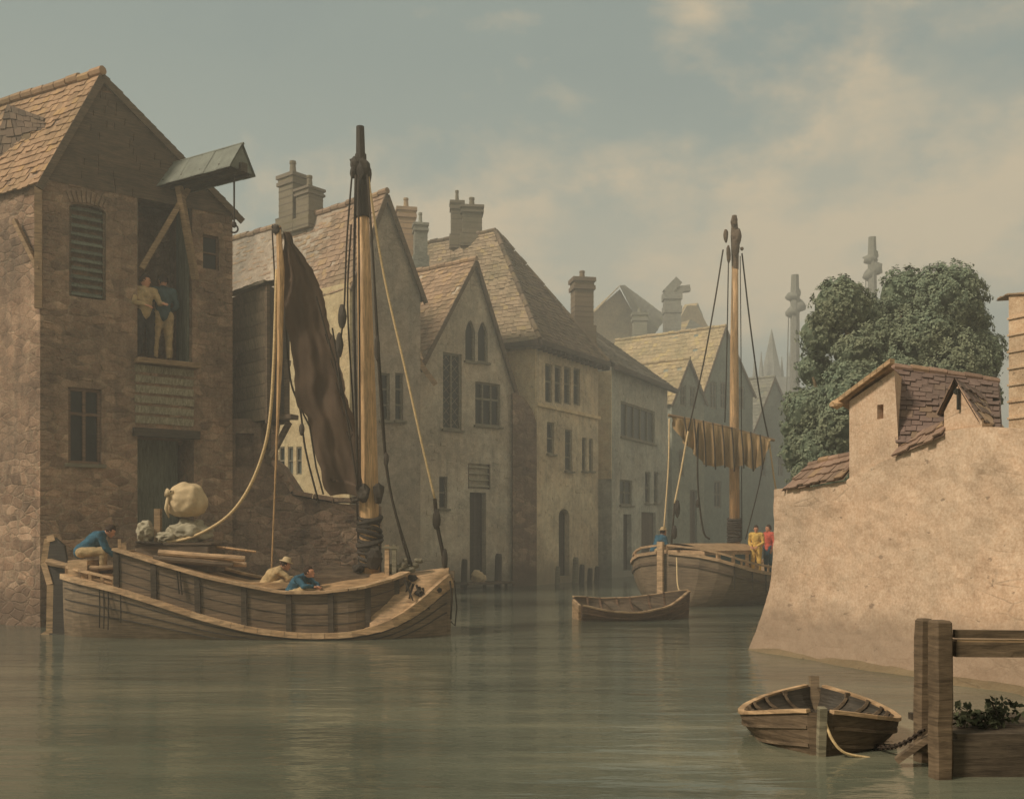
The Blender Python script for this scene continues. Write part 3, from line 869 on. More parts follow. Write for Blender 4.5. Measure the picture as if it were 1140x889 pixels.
ov = 0.35
e0 = pD.w(-ov, zeD, ov); e1 = pD.w(pD.L + ov, zeD, ov); e2 = pD.w(pD.L + ov, zeD) + dD; e3 = pD.w(-ov, zeD) + dD
zR = pD.at(597, 380)[1] + 5.9
ap = pD.w(pD.L * 0.46, zR) + dD.normalized() * 3.7; bp = pD.w(pD.L * 0.46, zR) + dD.normalized() * 7.8
for (q, mt) in (((e3, e0, ap, bp), 'tileD'), ((e0, e1, ap, ap), 'tileDd'), ((e1, e2, bp, ap), 'tileDd')):  # pale lit slope and umber shaded hip, light put into the tile colours
    bm = NB(); tiles(bm, *q, row=0.24, wid=0.24, sagk=0.05); rf = obj('roof', bm, M[mt], rD)
bm = NB(); ridge_tiles(bm, ap, bp); ridge_tiles(bm, e0 + V((0, 0, .05)), ap); ridge_tiles(bm, e1 + V((0, 0, .05)), ap)
obj('ridge', bm, M['tileDd'], rf)
bm = NB(); bar(bm, e0 + V((0, 0, -.12)), e1 + V((0, 0, -.12)), 0.25, 0.22); bar(bm, e0 + V((0, 0, -.13)), e3 + V((0, 0, -.13)), 0.25, 0.22)
for i in range(16): 
    q = e0.lerp(e1, i / 15) - pD.n * 0.12 + V((0, 0, -.3)); box(bm, q, 0.06, 0.18, 0.07, pD.u)
obj('eaves', bm, M['dwood'], rD)
bm = NB(); oD = pD.w(0, 0); eD = oD + dD; pDs = Plane((eD.x, eD.y), (oD.x, oD.y))
prism(bm, [(2, 5.5), (pDs.L - .0, 5.5), (pDs.L, zeD - .3), (2, zeD - .3)], pDs, pDs.n * -0.1, start=0.06)
obj('side_wall', bm, M['tanDl'], rD)  # pale upper panel, sunlight on the side face put into its colour
bm = NB(); z = 6.4; box(bm, pD.w(pD.L / 2, pD.at(620, 455)[1], 0.04), pD.L / 2 + .05, 0.07, 0.07, pD.u)
obj('string_course', bm, M['tanDl'], rD)
cc = ap.lerp(bp, 0.38)
chimney(rD, cc + V((0.2, 0, -.6)), 0.95, 0.8, 1.9, 'tileE', 1, V((1, .1, 0))); chimney(rD, cc + V((-0.5, 0.2, -.6)), 0.6, 0.6, 2.2, 'tileE', 1, V((1, .1, 0)))
# dark round shouldered strip painting the shade on D's side wall beside C
pL = Plane.px(571, 41.9, 598, 42.35)
bm = NB()
prism(bm, [(0, -.5), (pL.L - .02, -.5), (pL.L - .02, pL.at(596, 470)[1]), pL.at(592, 455), pL.at(584, 443), pL.at(574, 437), (0, pL.at(572, 437)[1])], pL, V((-.6, 2.5, 0)))
scatter_stones(bm, pL, 0, pL.L, lambda u: 6, [], 12)
o = obj('side_shade_strip', bm, M['quay'], None)
tag(o, 'dark brown strip of painted shade between the pointed gable house and the hip roofed house', 'shaded wall')

# ---- E
pE = Plane.px(681, 49.5, 743, 57.0)
dE = V((-0.9, 0.45, 0)).normalized() * 6
zeE = pE.at(681, 408)[1]
rE = thing('blue_grey_house', 'blue grey plastered house with low dark tiled roof and one wide mullioned window', 'house', pE.w(pE.L / 2, 0))
wE = [win(pE, 691, 452, 729, 490, nx=5, nz=1, fw=.1, pane='glassF'), win(pE, 690, 534, 704, 562, nx=2, nz=2, fw=.08, pane='glassF'), win(pE, 718, 525, 724, 560, nx=1, nz=2, fw=.08), win(pE, 728, 525, 733, 560, nx=1, nz=2, fw=.08),
      win(pE, 694, 572, 703, 645, kind='door', frame='dwood', depth=.5, zmin=.3), win(pE, 714, 570, 730, 645, kind='door', frame='mwood', depth=.3, zmin=.3)]
wall_part(rE, [(0, -0.5), (pE.L, -0.5), (pE.L, zeE), (0, zeE)], pE, dE, wE, 'blueE', stones=40, vous=False)
e0 = pE.w(-.4, zeE, .4); e1 = pE.w(pE.L + .4, zeE, .4); zr_ = zeE + 2.9
r0 = pE.w(-.4, zr_) + dE * .5; r1 = pE.w(pE.L * .62, zr_) + dE * .5
for q, mt in (((e0, e1, r1, r0), 'tileE'), ((e1, e1 + dE, r1, r1), 'tileDd'), ((e1 + dE, e0 + dE, r0, r1), 'tileE')):
    bm = NB(); tiles(bm, *q, row=0.26, wid=.26, sagk=.06); rf = obj('roof', bm, M[mt], rE)
bm = NB(); bar(bm, e0 + V((0, 0, -.12)), e1 + V((0, 0, -.12)), .25, .22); obj('eaves', bm, M['dwood'], rE)
q0 = P(648, HZ, 51); chimney(rE, (q0.x, q0.y, zr_ - 1.6), 1.0, 0.9, 3.3, 'tileDd', 1, V((1, .2, 0)))
bm = NB(); oE = pE.w(0, 0); eE = oE + dE; pEs = Plane((eE.x, eE.y), (oE.x, oE.y))
prism(bm, [(2, 4.8), (pEs.L, 4.8), (pEs.L, zeE - .2), (2, zeE - .2)], pEs, pEs.n * -0.1, start=0.06); obj('side_wall', bm, M['tanDl'], rE)  # pale panel paints the sunlit upper part of the side face

# ---- far houses
def far_gable(p0, D0, p1, D1, apx, apy, ey, name, label, wall, tl, tr, wins, dv=(-0.8, 0.6), dl=8, ey2=None, front=.15):
    pl = Plane.px(p0, D0, p1, D1); d = V((dv[0], dv[1], 0)).normalized() * dl
    u, z = pl.at(apx, apy); z0 = pl.at(p0, ey)[1]; z1 = pl.at(p1, ey2 or ey)[1]
    r = thing(name, label, 'house', pl.w(pl.L / 2, 0))
    ww = [win(pl, *w[:4], **dict(dict(nx=2, nz=2, fw=.1, pane='glassF', sill=False), **(w[4] if len(w) > 4 else {}))) for w in wins]
    wall_part(r, [(0, -0.5), (pl.L, -0.5), (pl.L, z1), (u, z), (0, z0)], pl, d, ww, wall, vous=False)
    gable_roof(r, pl, 0, z0, pl.L, z1, u, z, d, tl, tr, over=.3, front=front, row=.3, wid=.3)
    return r, pl, d
far_gable(748, 60, 784, 62.5, 766, 400, 446, 'narrow_gabled_house', 'narrow grey green house with small pointed gable beside the blue grey house', 'greenG', 'tileFar', 'tileFar',
          [(757, 428, 764, 452), (768, 430, 775, 454), (756, 500, 762, 530), (768, 545, 776, 640, dict(kind='door', frame='mwood', zmin=.3, depth=.4))])
far_gable(781, 64, 838, 69, 806, 364, 438, 'tall_slate_gabled_house', 'tall blue green house with steep pointed gable behind the sloop mast', 'greenG2', 'tileFar', 'tileFarD',
          [(790, 425, 798, 455), (802, 425, 809, 455), (795, 535, 803, 565), (822, 430, 829, 455), (815, 545, 825, 640, dict(kind='door', frame='mwood', zmin=.3, depth=.4)), (797, 480, 804, 505)])
far_gable(838, 76, 886, 79, 861, 420, 478, 'hazy_gabled_house', 'hazy grey house with pointed gable between the sloop sail and the tree', 'greenG2', 'tileFarD', 'tileFarD',
          [(846, 500, 853, 530), (866, 505, 872, 530)])
# backdrop roofs further up the hill
def upper(px0, px1, D, py_base, py_eave, pts, name, label, wall, roofq):
    """a house standing on the rise: front wall polygon in pixels plus roof slopes"""
    pl = Plane.px(px0, D, px1, D + 1.5)
    r = thing(name, label, 'house', pl.w(pl.L / 2, 0.3))
    bm = NB(); poly = [(0, 0.0), (pl.L, 0.0)] + [pl.at(*p) for p in pts]
    prism(bm, poly, pl, V((-.5, 6, 0))); obj('wall', bm, M[wall], r)
    for q, mt in roofq:
        bm = NB(); tiles(bm, *[P(*p) for p in q], row=.5, wid=.5); obj('roof', bm, M[mt], r)
    return r, pl
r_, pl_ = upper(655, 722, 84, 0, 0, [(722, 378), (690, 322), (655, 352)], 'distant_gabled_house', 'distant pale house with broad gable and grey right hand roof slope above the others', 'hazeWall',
      [(((654, 356, 83.6), (656, 350, 90), (693, 315, 90), (690, 318, 83.6)), 'tileFar'), (((722, 382, 84), (742, 352, 90), (695, 317, 90), (690, 318, 83.8)), 'tileFarD')])  # grey right slope carries its shade in the tile colour
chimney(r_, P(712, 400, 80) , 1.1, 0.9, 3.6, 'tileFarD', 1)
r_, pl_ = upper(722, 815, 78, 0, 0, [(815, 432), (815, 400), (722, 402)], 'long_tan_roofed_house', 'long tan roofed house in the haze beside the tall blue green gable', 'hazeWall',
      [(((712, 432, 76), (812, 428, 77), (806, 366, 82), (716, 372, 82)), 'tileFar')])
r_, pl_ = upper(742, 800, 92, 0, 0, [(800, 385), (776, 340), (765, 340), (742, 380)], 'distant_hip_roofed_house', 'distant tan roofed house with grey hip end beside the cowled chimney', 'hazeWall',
      [(((742, 380, 91), (757, 380, 91), (777, 337, 94), (762, 339, 94)), 'tileFar'), (((757, 380, 91), (792, 376, 93), (777, 337, 94), (777, 337, 94)), 'tileFarD')])  # tan side and grey hip paint light and shade on one roof
# big chimney with a cowl
q = P(748, 372, 86)
rK = thing('cowled_chimney', 'tall hazy chimney stack with a slanted cowl pointing right', 'chimney', V((q.x, q.y, 0)))
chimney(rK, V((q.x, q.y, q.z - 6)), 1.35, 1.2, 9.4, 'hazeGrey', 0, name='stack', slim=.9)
bm = NB(); t = V((q.x, q.y, q.z + 3.4))
bar(bm, t + V((-.5, 0, 0)), t + V((.55, 0, 1.1)), .8, .7); bar(bm, t + V((0, 0, .25)), t + V((1.5, 0, .45)), .6, .5)
obj('cowl', bm, M['hazeGrey'], rK)
# church spire
q = P(859, HZ, 130)
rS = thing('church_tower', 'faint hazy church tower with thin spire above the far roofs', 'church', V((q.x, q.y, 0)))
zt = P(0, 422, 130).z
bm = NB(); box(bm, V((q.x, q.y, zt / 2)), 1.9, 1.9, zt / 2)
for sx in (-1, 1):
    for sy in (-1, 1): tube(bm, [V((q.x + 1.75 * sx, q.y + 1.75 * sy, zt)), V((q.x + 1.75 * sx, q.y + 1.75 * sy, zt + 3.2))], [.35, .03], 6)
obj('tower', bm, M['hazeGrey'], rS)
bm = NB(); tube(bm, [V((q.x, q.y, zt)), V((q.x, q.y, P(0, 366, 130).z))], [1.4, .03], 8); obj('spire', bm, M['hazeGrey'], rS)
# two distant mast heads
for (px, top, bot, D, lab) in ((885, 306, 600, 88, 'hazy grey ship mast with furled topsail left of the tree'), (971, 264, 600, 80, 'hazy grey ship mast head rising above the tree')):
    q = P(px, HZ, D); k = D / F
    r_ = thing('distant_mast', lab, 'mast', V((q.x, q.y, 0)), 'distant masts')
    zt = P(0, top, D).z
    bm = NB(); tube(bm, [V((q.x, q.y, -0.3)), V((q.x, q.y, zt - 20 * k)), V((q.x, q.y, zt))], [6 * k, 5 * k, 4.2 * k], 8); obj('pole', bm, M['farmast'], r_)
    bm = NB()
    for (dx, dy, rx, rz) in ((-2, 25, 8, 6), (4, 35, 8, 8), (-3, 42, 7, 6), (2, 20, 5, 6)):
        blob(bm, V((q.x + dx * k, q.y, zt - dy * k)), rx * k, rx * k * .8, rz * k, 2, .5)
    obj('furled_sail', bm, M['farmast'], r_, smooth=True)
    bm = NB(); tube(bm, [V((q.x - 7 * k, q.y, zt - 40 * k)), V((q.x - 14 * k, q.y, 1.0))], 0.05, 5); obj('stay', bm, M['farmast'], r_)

# ================================================================== RIGHT BANK: ruin wall, cottage, tree
pW = Plane((4.75, 18.6), (4.75 + .445 * 7.6, 18.6 - .896 * 7.6))
prof = [(876, 544), (905, 541), (943, 535), (944, 532), (995, 508), (1003, 507), (1050, 480), (1090, 474), (1125, 476), (1300, 470)]
def topz(px):
    for (a, ya), (b_, yb) in zip(prof, prof[1:]):
        if a <= px <= b_: return ya + (yb - ya) * (px - a) / (b_ - a)
    return prof[0][1] if px < prof[0][0] else prof[-1][1]
bm = NB(); NU, NV = 150, 46
grid = []
for i in range(NU + 1):
    u = pW.L * i / NU; p = pW.w(u, 0); px = 570 + F * p.x / p.y
    zt = 2.1 - (topz(px) - HZ) / F * p.y
    row = []
    for j in range(NV + 1):
        v = j / NV; z = zt * (1 - v) - 0.35 * v
        out = 0.10 * v + 0.34 * max(0, (v - 0.45) / 0.55) ** 2
        endk = 0.42 * (max(0, (v - 0.35)) / 0.65) ** 1.6 * max(0, 1 - u / 1.2)
        q = pW.w(u - endk, z, out)
        nz = noise.fractal(q * .7, 0.6, 2.0, 5) * 0.045 + noise.noise(q * 4.3) * 0.010
        nz -= 0.07 * max(0, noise.noise(q * V((1.4, 1.4, 3.2)) + V((9, 3, 1))) - 0.42)
        row.append(bm.verts.new(q + pW.n * nz + V((0, 0, noise.noise(q * 2.5) * 0.03 if j == 0 else 0))))
    grid.append(row)
for i in range(NU):
    for j in range(NV): bm.faces.new((grid[i][j], grid[i + 1][j], grid[i + 1][j + 1], grid[i][j + 1]))
# back face and top
bk = [[bm.verts.new(r[0].co - pW.n * 0.55), bm.verts.new(V((r[0].co.x, r[0].co.y, -0.3)) - pW.n * 0.55)] for r in grid]
for i in range(NU):
    bm.faces.new((grid[i][0], bk[i][0], bk[i + 1][0], grid[i + 1][0])); bm.faces.new((bk[i][0], bk[i][1], bk[i + 1][1], bk[i + 1][0]))
bm.faces.new([g for g in grid[0]] + [bk[0][1], bk[0][0]])
rW = thing('river_wall', 'great pinkish tan battered plaster river wall filling the right side', 'wall', pW.w(3, 0))
obj('wall', bm, M['ruin'], rW, smooth=False)
# coping tiles over the low end
bm = NB(); a = pW.q(877, 545, .1); b_ = pW.q(943, 533, .1)
up = V((0, 0, .46)) - pW.n * .45
tiles(bm, a, b_, b_ + up, a + up + pW.u * .18, .17, .16, .03, 1.6); 
tiles(bm, a + pW.n * -.0, a - pW.n * .6, a + up + pW.u * .18, a + up + pW.u * .18 , .17, .16, .03, 1.6)
ridge_tiles(bm, a + up + pW.u * .18, b_ + up, .06, .25)
obj('tile_coping', bm, M['tileRuin'], rW)
bm = NB(); a = pW.q(997, 507, .06); b_ = pW.q(1052, 484, .06); up = V((0, 0, .3)) - pW.n * .28
tiles(bm, a, b_, b_ + up, a + up, .15, .15, .03, 1.8); obj('tile_coping', bm, M['tileRuin'], rW)

rV = thing('riverside_cottage', 'tan cottage with plum brown roof and little dormer gable above the river wall', 'cottage', pW.w(2.3, 2.5, -0.5))
poly = [pW.at(944, 560), pW.at(1000, 560), pW.at(998, 482), pW.at(994, 412), pW.at(944, 446)]
bm = NB(); prism(bm, poly, pW, V((1.2, 2.2, 0)), start=-0.03)
wV = [win(pW, 975, 450, 982, 466, kind='void', vd=.3)]
cut = NB(); pp = opening_poly(wV[0]); a_ = [cut.verts.new(pW.w(u, z, .3)) for u, z in pp]; b__ = [cut.verts.new(pW.w(u, z, -.25)) for u, z in pp]
cut.faces.new(a_); cut.faces.new(list(reversed(b__)))
for i in range(4): cut.faces.new((a_[i], b__[i], b__[(i + 1) % 4], a_[(i + 1) % 4]))
bm = boolean(bm, cut); bmesh.ops.triangulate(bm, faces=bm.faces)
obj('wall', bm, M['ruin'], rV)
bm = NB(); a = pW.q(938, 449, .1); b_ = pW.q(995, 407, .1); bk_ = V((.5, .9, 0)) 
tiles(bm, a, a + bk_, b_ + bk_, b_, .2, .18, .03, 1.5); 
for i in range(9):
    q = a.lerp(b_, i / 8); box(bm, q + V((0, 0, .03)), .07, .05, .035, (b_ - a))
blob(bm, a + V((-.02, 0, -.02)), .1, .1, .07, 2, .5)
obj('verge', bm, M['trim'] if 'trimv' not in M else M['trimv'], rV)
# main slope
s0 = pW.q(996, 492, -.02); s1 = P(1116, 492, 14.6); s2 = P(1112, 424, 17.2); s3 = P(994, 407, 17.0)
bm = NB(); tiles(bm, s0, s1, s2, s3, .2, .18, .03, 1.6); rf = obj('roof', bm, M['tilePurple'], rV)
bm = NB(); ridge_tiles(bm, s3, s2, .07, .3); obj('ridge', bm, M['tileRuin'], rf)
# dormer gable
pM = pW
bm = NB(); prism(bm, [pM.at(1050, 510), pM.at(1092, 510), pM.at(1092, 466), pM.at(1066, 427), pM.at(1050, 458)], pM, V((.9, 1.2, 0)), start=-.02)
obj('dormer_wall', bm, M['ruin'], rV)
bm = NB(); A = pM.q(1065, 421, .05); Bq = pM.q(1093, 468, .05); Cq = pM.q(1047, 459, .05); bk_ = V((.95, 1.3, 0))
tiles(bm, Bq, Bq + bk_, A + bk_, A, .18, .17, .03, 1.4)
o = obj('dormer_roof', bm, M['tilePurple'], rV)
bm = NB(); tiles(bm, Cq, Cq + bk_, A + bk_, A, .18, .17, .03, 1.4); obj('dormer_roof', bm, M['tileRuin'], rV)
bm = NB(); bar(bm, pM.q(1068, 436, .02), pM.q(1068, 456, .02), .04, .03); blob(bm, pM.q(1067, 436, .02), .05, .02, .05, 2, .4); obj('vent_hole', bm, M['void'], rV)  # solid dark mark, the hole's darkness put into its colour
# building at the right edge
pX = Plane.px(1123, 21.0, 1180, 20)
rX = thing('edge_house', 'sliver of orange tan house with lapped courses at the right edge behind the tree', 'house', pX.w(pX.L / 2, 2))
bm = NB(); prism(bm, [(0, 2), (pX.L, 2), (pX.L, pX.at(1170, 324)[1]), pX.at(1130, 326), (0, pX.at(1123, 327)[1])], pX, V((.9, 1.5, 0)))
for i in range(9):
    z = 3.8 + i * .34; box(bm, pX.w(pX.L / 2, z, .01), pX.L / 2 + .015, .025, .02, pX.u)
obj('wall', bm, M['ruin2'], rX)
bm = NB(); tiles(bm, pX.q(1122, 328, .04), pX.q(1180, 325, .04), pX.q(1180, 316, .04) + V((.5, 1.6, .1)), pX.q(1124, 320, .04) + V((.5, 1.6, .1)), .25, .25); obj('roof', bm, M['tileC'], rX)

# ---- tree
TD = 27.0
k = TD / F
lobes = [(936, 340, 37, -.2), (968, 352, 24, .5), (1006, 330, 36, .3), (1055, 334, 46, -.2), (1092, 392, 30, -.1), (915, 372, 30, 0), (960, 392, 40, -.3), (908, 412, 26, .3), (1018, 384, 46, -.5), (1066, 410, 46, -.8), (1040, 450, 42, -.9),
         (1092, 440, 28, -.4), (905, 456, 32, -.4), (893, 490, 22, -.2), (915, 500, 32, -.8), (950, 440, 42, -.9), (1000, 440, 46, -1.0), (935, 475, 34, -1.0), (898, 530, 24, -.6), (888, 452, 22, .1), (884, 505, 19, -.2), (880, 478, 15, 0), (930, 535, 30, -1.0), (985, 480, 40, -.8), (1080, 365, 28, .4), (985, 372, 24, -.6), (1040, 372, 26, -.9)]
tb = P(985, HZ, TD)
rT = thing('leafy_tree', 'big rounded dark green tree rising behind the river wall and cottage', 'tree', V((tb.x, tb.y, 0)))
bm = NB()
tube(bm, [V((tb.x, tb.y, 0)), P(982, 540, TD), P(975, 480, TD), P(968, 430, TD), P(962, 380, TD - .3)], [.45, .36, .3, .22, .12], 10)
for pts in (((975, 480), (1010, 440), (1045, 390), (1055, 350)), ((978, 510), (945, 480), (915, 450), (905, 420)), ((970, 450), (1000, 400), (1003, 345)), ((968, 430), (950, 395), (938, 350)), ((982, 520), (1040, 470), (1085, 420), (1095, 385)), ((975, 500), (935, 520), (905, 530))):
    n = len(pts); tube(bm, [P(*p, TD - .8 * i / n) for i, p in enumerate(pts)], [.2 - .17 * i / (n - 1) for i in range(n)], 7)
obj('trunk', bm, M['bark'], rT)
rng = np.random.default_rng(3)
vs = []; fs = []
cs = []
for (lx, ly, lr, dz_) in lobes: cs.append((lx, ly, lr * .93, dz_ * 1.3))
sub = []
for (lx, ly, lr, dd) in cs:            # each lobe carries many leaf clumps on its surface
    c = P(lx, ly, TD + dd); R = lr * k
    m = int(260 * (lr / 40) ** 2)
    for _ in range(m):
        d = rng.normal(size=3); d /= np.linalg.norm(d)
        if d[1] > .5: d[1] *= -1
        rr = R * rng.uniform(.84, 1.0)
        sub.append((np.array(c) + d * rr * np.array([1, .8, 1]), R * rng.uniform(.08, .15), d))
for (c, r, d0) in sub:
    m = int(30 * min(2.2, (r / .15) ** 2)) + 6
    P0 = rng.normal(size=(m, 3)); P0 /= np.linalg.norm(P0, axis=1)[:, None]
    P0 = P0 * (rng.uniform(.3, 1.0, size=(m, 1))) * r + c
    nn = rng.normal(size=(m, 3)) * .38 + d0 * 1.5 + np.array([0, 0, .2]); nn /= np.linalg.norm(nn, axis=1)[:, None]
    t = np.cross(nn, rng.normal(size=(m, 3))); t /= np.linalg.norm(t, axis=1)[:, None]; bt = np.cross(nn, t)
    s = rng.uniform(.02, .04, size=(m, 1))
    for i in range(m):
        b0 = len(vs)
        vs += [P0[i] - t[i] * s[i] * 1.4, P0[i] + bt[i] * s[i] * .8 + nn[i] * .012, P0[i] + t[i] * s[i] * 1.4, P0[i] - bt[i] * s[i] * .8]
        fs.append((b0, b0 + 1, b0 + 2, b0 + 3))
off = np.array(wloc(rT))
me = bpy.data.meshes.new('crown'); me.from_pydata([tuple(v - off) for v in vs], [], fs); me.update()
crown = link(me, 'crown', M['leaf'], rT)
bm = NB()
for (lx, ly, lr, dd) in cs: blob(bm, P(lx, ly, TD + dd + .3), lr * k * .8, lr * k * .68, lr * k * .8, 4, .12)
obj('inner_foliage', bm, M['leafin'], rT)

# ---- foreshore, ground, water
bm = NB(); rows = []
for i in range(41):
    u = -.3 + (pW.L + .3) * i / 40; row = []
    wdt = .25 + .75 * min(1, i / 22) + .12 * math.sin(i * .6)
    for j in range(9):
        v = j / 8; q = pW.w(u, .08 * (1 - v) ** 1.4 - .12 * v, .25 + wdt * v)
        q.z += noise.noise(q * 2.3) * .05; row.append(bm.verts.new(q))
    rows.append(row)
for i in range(40):
    for j in range(8): bm.faces.new((rows[i][j], rows[i + 1][j], rows[i + 1][j + 1], rows[i][j + 1]))
struct(obj('foreshore', bm, M['mud'], None, smooth=True))
bm = NB(); quad(bm, (-500, -60, 0), (500, -60, 0), (500, 900, 0), (-500, 900, 0)); struct(obj('river_water', bm, M['water']))
bm = NB()
pts = [(-500, 96), (60, 96), (60, 22), (6.2, 21.5), (9.6, 13.0), (60, 5), (500, 5), (500, 900), (-500, 900)]
t_ = [bm.verts.new((x, y, .3)) for x, y in pts]; bm.faces.new(t_)
struct(obj('ground', bm, M['earth']))
bm = NB()
pts = [(-60, 27), (-13, 26.5), (-8.3, 30), (-4.5, 36.5), (-3.0, 42), (2, 47), (8, 60), (14, 68), (24, 82), (24, 100), (-60, 100)]
bm.faces.new([bm.verts.new((x, y, .35)) for x, y in pts]); struct(obj('bank', bm, M['earth']))

# ================================================================== BOATS
def loft(bm, st, side, n=9, pw=0.8, open_top=True):
    """st: list of (centre V, half beam, z gunwale, z keel); side: unit vector to starboard. Returns rings (port gunwale .. keel .. starboard gunwale)"""
    rings = []
    for (c, b, zg, zk) in st:
        r = []
        for i in range(2 * n + 1):
            a = (i - n) / n; s_ = 1 if a >= 0 else -1; a = abs(a)
            yy = b * math.sin(a * PI / 2) ** pw; zz = zk + (zg - zk) * (1 - math.cos(a * PI / 2)) ** (0.75)
            r.append(bm.verts.new(V((c.x, c.y, 0)) + side * yy * s_ + V((0, 0, zz))))
        rings.append(r)
    for a, b in zip(rings, rings[1:]):
        for i in range(len(a) - 1): bm.faces.new((a[i], a[i + 1], b[i + 1], b[i]))
    bm.faces.new(rings[0]); bm.faces.new(rings[-1])
    return rings

def lerp_tab(tab, x):
    if x <= tab[0][0]: return tab[0][1]
    for (a, ya), (b, yb) in zip(tab, tab[1:]):
        if x <= b:
            t = (x - a) / (b - a); return ya + (yb - ya) * t
    return tab[-1][1]
def smooth_tab(tab, x, w):
    return sum(lerp_tab(tab, x + w * k) for k in (-1, -.5, 0, .5, 1)) / 5

def open_boat(name, label, cat, P0, d, L, beam, zg, zk=-.12, rib=8, mat='hull', trim='trim', posts=True, group=None, planks=True, inn='hullD'):
    d = d.normalized(); side = V((d.y, -d.x, 0))
    r = thing(name, label, cat, V((P0.x, P0.y, 0)) + d * L / 2, group)
    def sts(ins, dz, zk_):
        out = []
        for i in range(25):
            s = i / 24; out.append((P0 + d * (s * L * (1 - 2 * ins / L) + ins), max(.015, smooth_tab(beam, s, .05) - ins), smooth_tab(zg, s, .05) + dz, zk_ + .25 * abs(s - .5) ** 3))
        return out
    bm = NB(); o = loft(bm, sts(0, 0, zk), side)
    bm.faces.remove(bm.faces[-1]) if False else None
    obj('hull', bm, M[mat], r, smooth=False)
    bm = NB(); s2 = sts(.05, .012, .02); rg = []
    n = 8
    for (c, b, zg_, zk_) in s2:
        row = []
        for i in range(2 * n + 1):
            a = (i - n) / n; sg = 1 if a >= 0 else -1; a = abs(a)
            row.append(bm.verts.new(V((c.x, c.y, 0)) + side * b * math.sin(a * PI / 2) ** .8 * sg + V((0, 0, max(.03, zk_) + (zg_ - max(.03, zk_)) * (1 - math.cos(a * PI / 2)) ** .75))))
        rg.append(row)
    for a, b in zip(rg, rg[1:]):
        for i in range(2 * n): bm.faces.new((a[i], a[i + 1], b[i + 1], b[i]))
    obj('lining', bm, M[inn], r)
    so_ = sts(0, 0, zk)
    for sg in (-1, 1):
        bm = NB(); pts = [V((c.x, c.y, z + .012)) + side * (b - .012) * sg for (c, b, z, _) in so_]
        for a, b in zip(pts, pts[1:]): bar(bm, a, b + (b - a) * .03, .065, .035)
        obj('gunwale', bm, M[trim], r)
    if planks:
        for fz in (.45, .75):
            for sg in (-1, 1):
                bm = NB(); pts = []
                for (c, b, z, zk_) in so_:
                    a = math.acos(1 - fz ** (1 / .75)); yy = b * math.sin(a) ** .8
                    pts.append(V((c.x, c.y, zk_ + (z - zk_) * fz)) + side * (yy + .008) * sg)
                for a, b in zip(pts, pts[1:]): bar(bm, a, b, .018, .03)
                obj('strake', bm, M[mat], r)
    for i in range(1, rib):
        bm = NB(); s = i / rib; j = int(s * 24); c, b, z, zk_ = s2[j]
        pts = []
        for q in range(-6, 7):
            a = abs(q) / 6; sg = 1 if q >= 0 else -1
            pts.append((sg, V((c.x, c.y, 0)) + side * (b - .015) * math.sin(a * PI / 2) ** .8 * sg + V((0, 0, max(.03, zk_) + (z + .02 - max(.03, zk_)) * (1 - math.cos(a * PI / 2)) ** .75 + .01))))
        for (sa, a), (sb, b_) in zip(pts, pts[1:]):
            if sa == sb: bar(bm, a, b_, .05, .03)
        obj('rib', bm, M[mat], r)
    for s in (.34, .62):
        j = int(s * 24); c, b, z, _ = s2[j]
        bm = NB(); box(bm, V((c.x, c.y, z - .09)), .11, b - .02, .018, d); obj('thwart', bm, M[mat if not planks else 'mwood'], r)
    bm = NB(); box(bm, V((0, 0, .05)) + P0 + d * L * .5 - V((0, 0, P0.z)), L * .36, .22, .012, d); obj('floorboard', bm, M['mwood'], r)
    return r, side, so_

# ---- rowing boat at bottom right
p0 = P(913, HZ, 9.75); p0.z = 0
bt, sd_, so_ = open_boat('rowing_boat', 'small dark rowing boat seen end on, chained to the jetty at bottom right', 'rowing boat', p0, V((.275, 1, 0)), 2.35,
    [(0, .05), (.08, .42), (.18, .66), (.35, .80), (.6, .76), (.8, .56), (.93, .3), (1, .06)], [(0, .42), (.12, .33), (.3, .24), (.6, .21), (.85, .26), (1, .32)], zk=-.2, mat='mwood')
bm = NB(); q = V((p0.x, p0.y - .02, 0)); bar(bm, q + V((0, .02, -.2)), q + V((0, -.05, .47)), .07, .09, up=V((0, 1, 0))); obj('stem_post', bm, M['frame'], bt)
bm = NB(); q = p0 + V((.275, 1, 0)).normalized() * 2.35; bar(bm, q + V((0, 0, .02)), q + V((0, .05, .44)), .1, .08, up=V((0, 1, 0))); obj('stern_post', bm, M['hull'], bt)
bm = NB(); tube(bm, spline([V((p0.x + .02, p0.y - .06, .36)), V((p0.x + .08, p0.y - .1, .18)), V((p0.x + .2, p0.y - .1, .05)), V((p0.x + .45, p0.y - .06, -.01))]), .014, 6); obj('painter_rope', bm, M['ropeL'], bt)
# chain from boat to post
ca = V((p0.x + .62, p0.y + .35, .02)); cb = P(1028, 812, 9.15)
pts = sag(ca, cb, .07, 22); bm = NB()
for i in range(22):
    a, b = pts[i], pts[i + 1]; d = (b - a).normalized(); sdv = d.cross(V((0, 0, 1))).normalized() if i % 2 else d.cross(d.cross(V((0, 0, 1)))).normalized()
    m = (a + b) / 2; ring = [m + d * .036 * math.cos(t) + sdv * .02 * math.sin(t) for t in [x * PI / 4 for x in range(9)]]
    tube(bm, ring, .008, 5, caps=False)
tag(obj('mooring_chain', bm, M['iron']), 'rusty iron mooring chain from rowing boat to jetty post', 'chain')

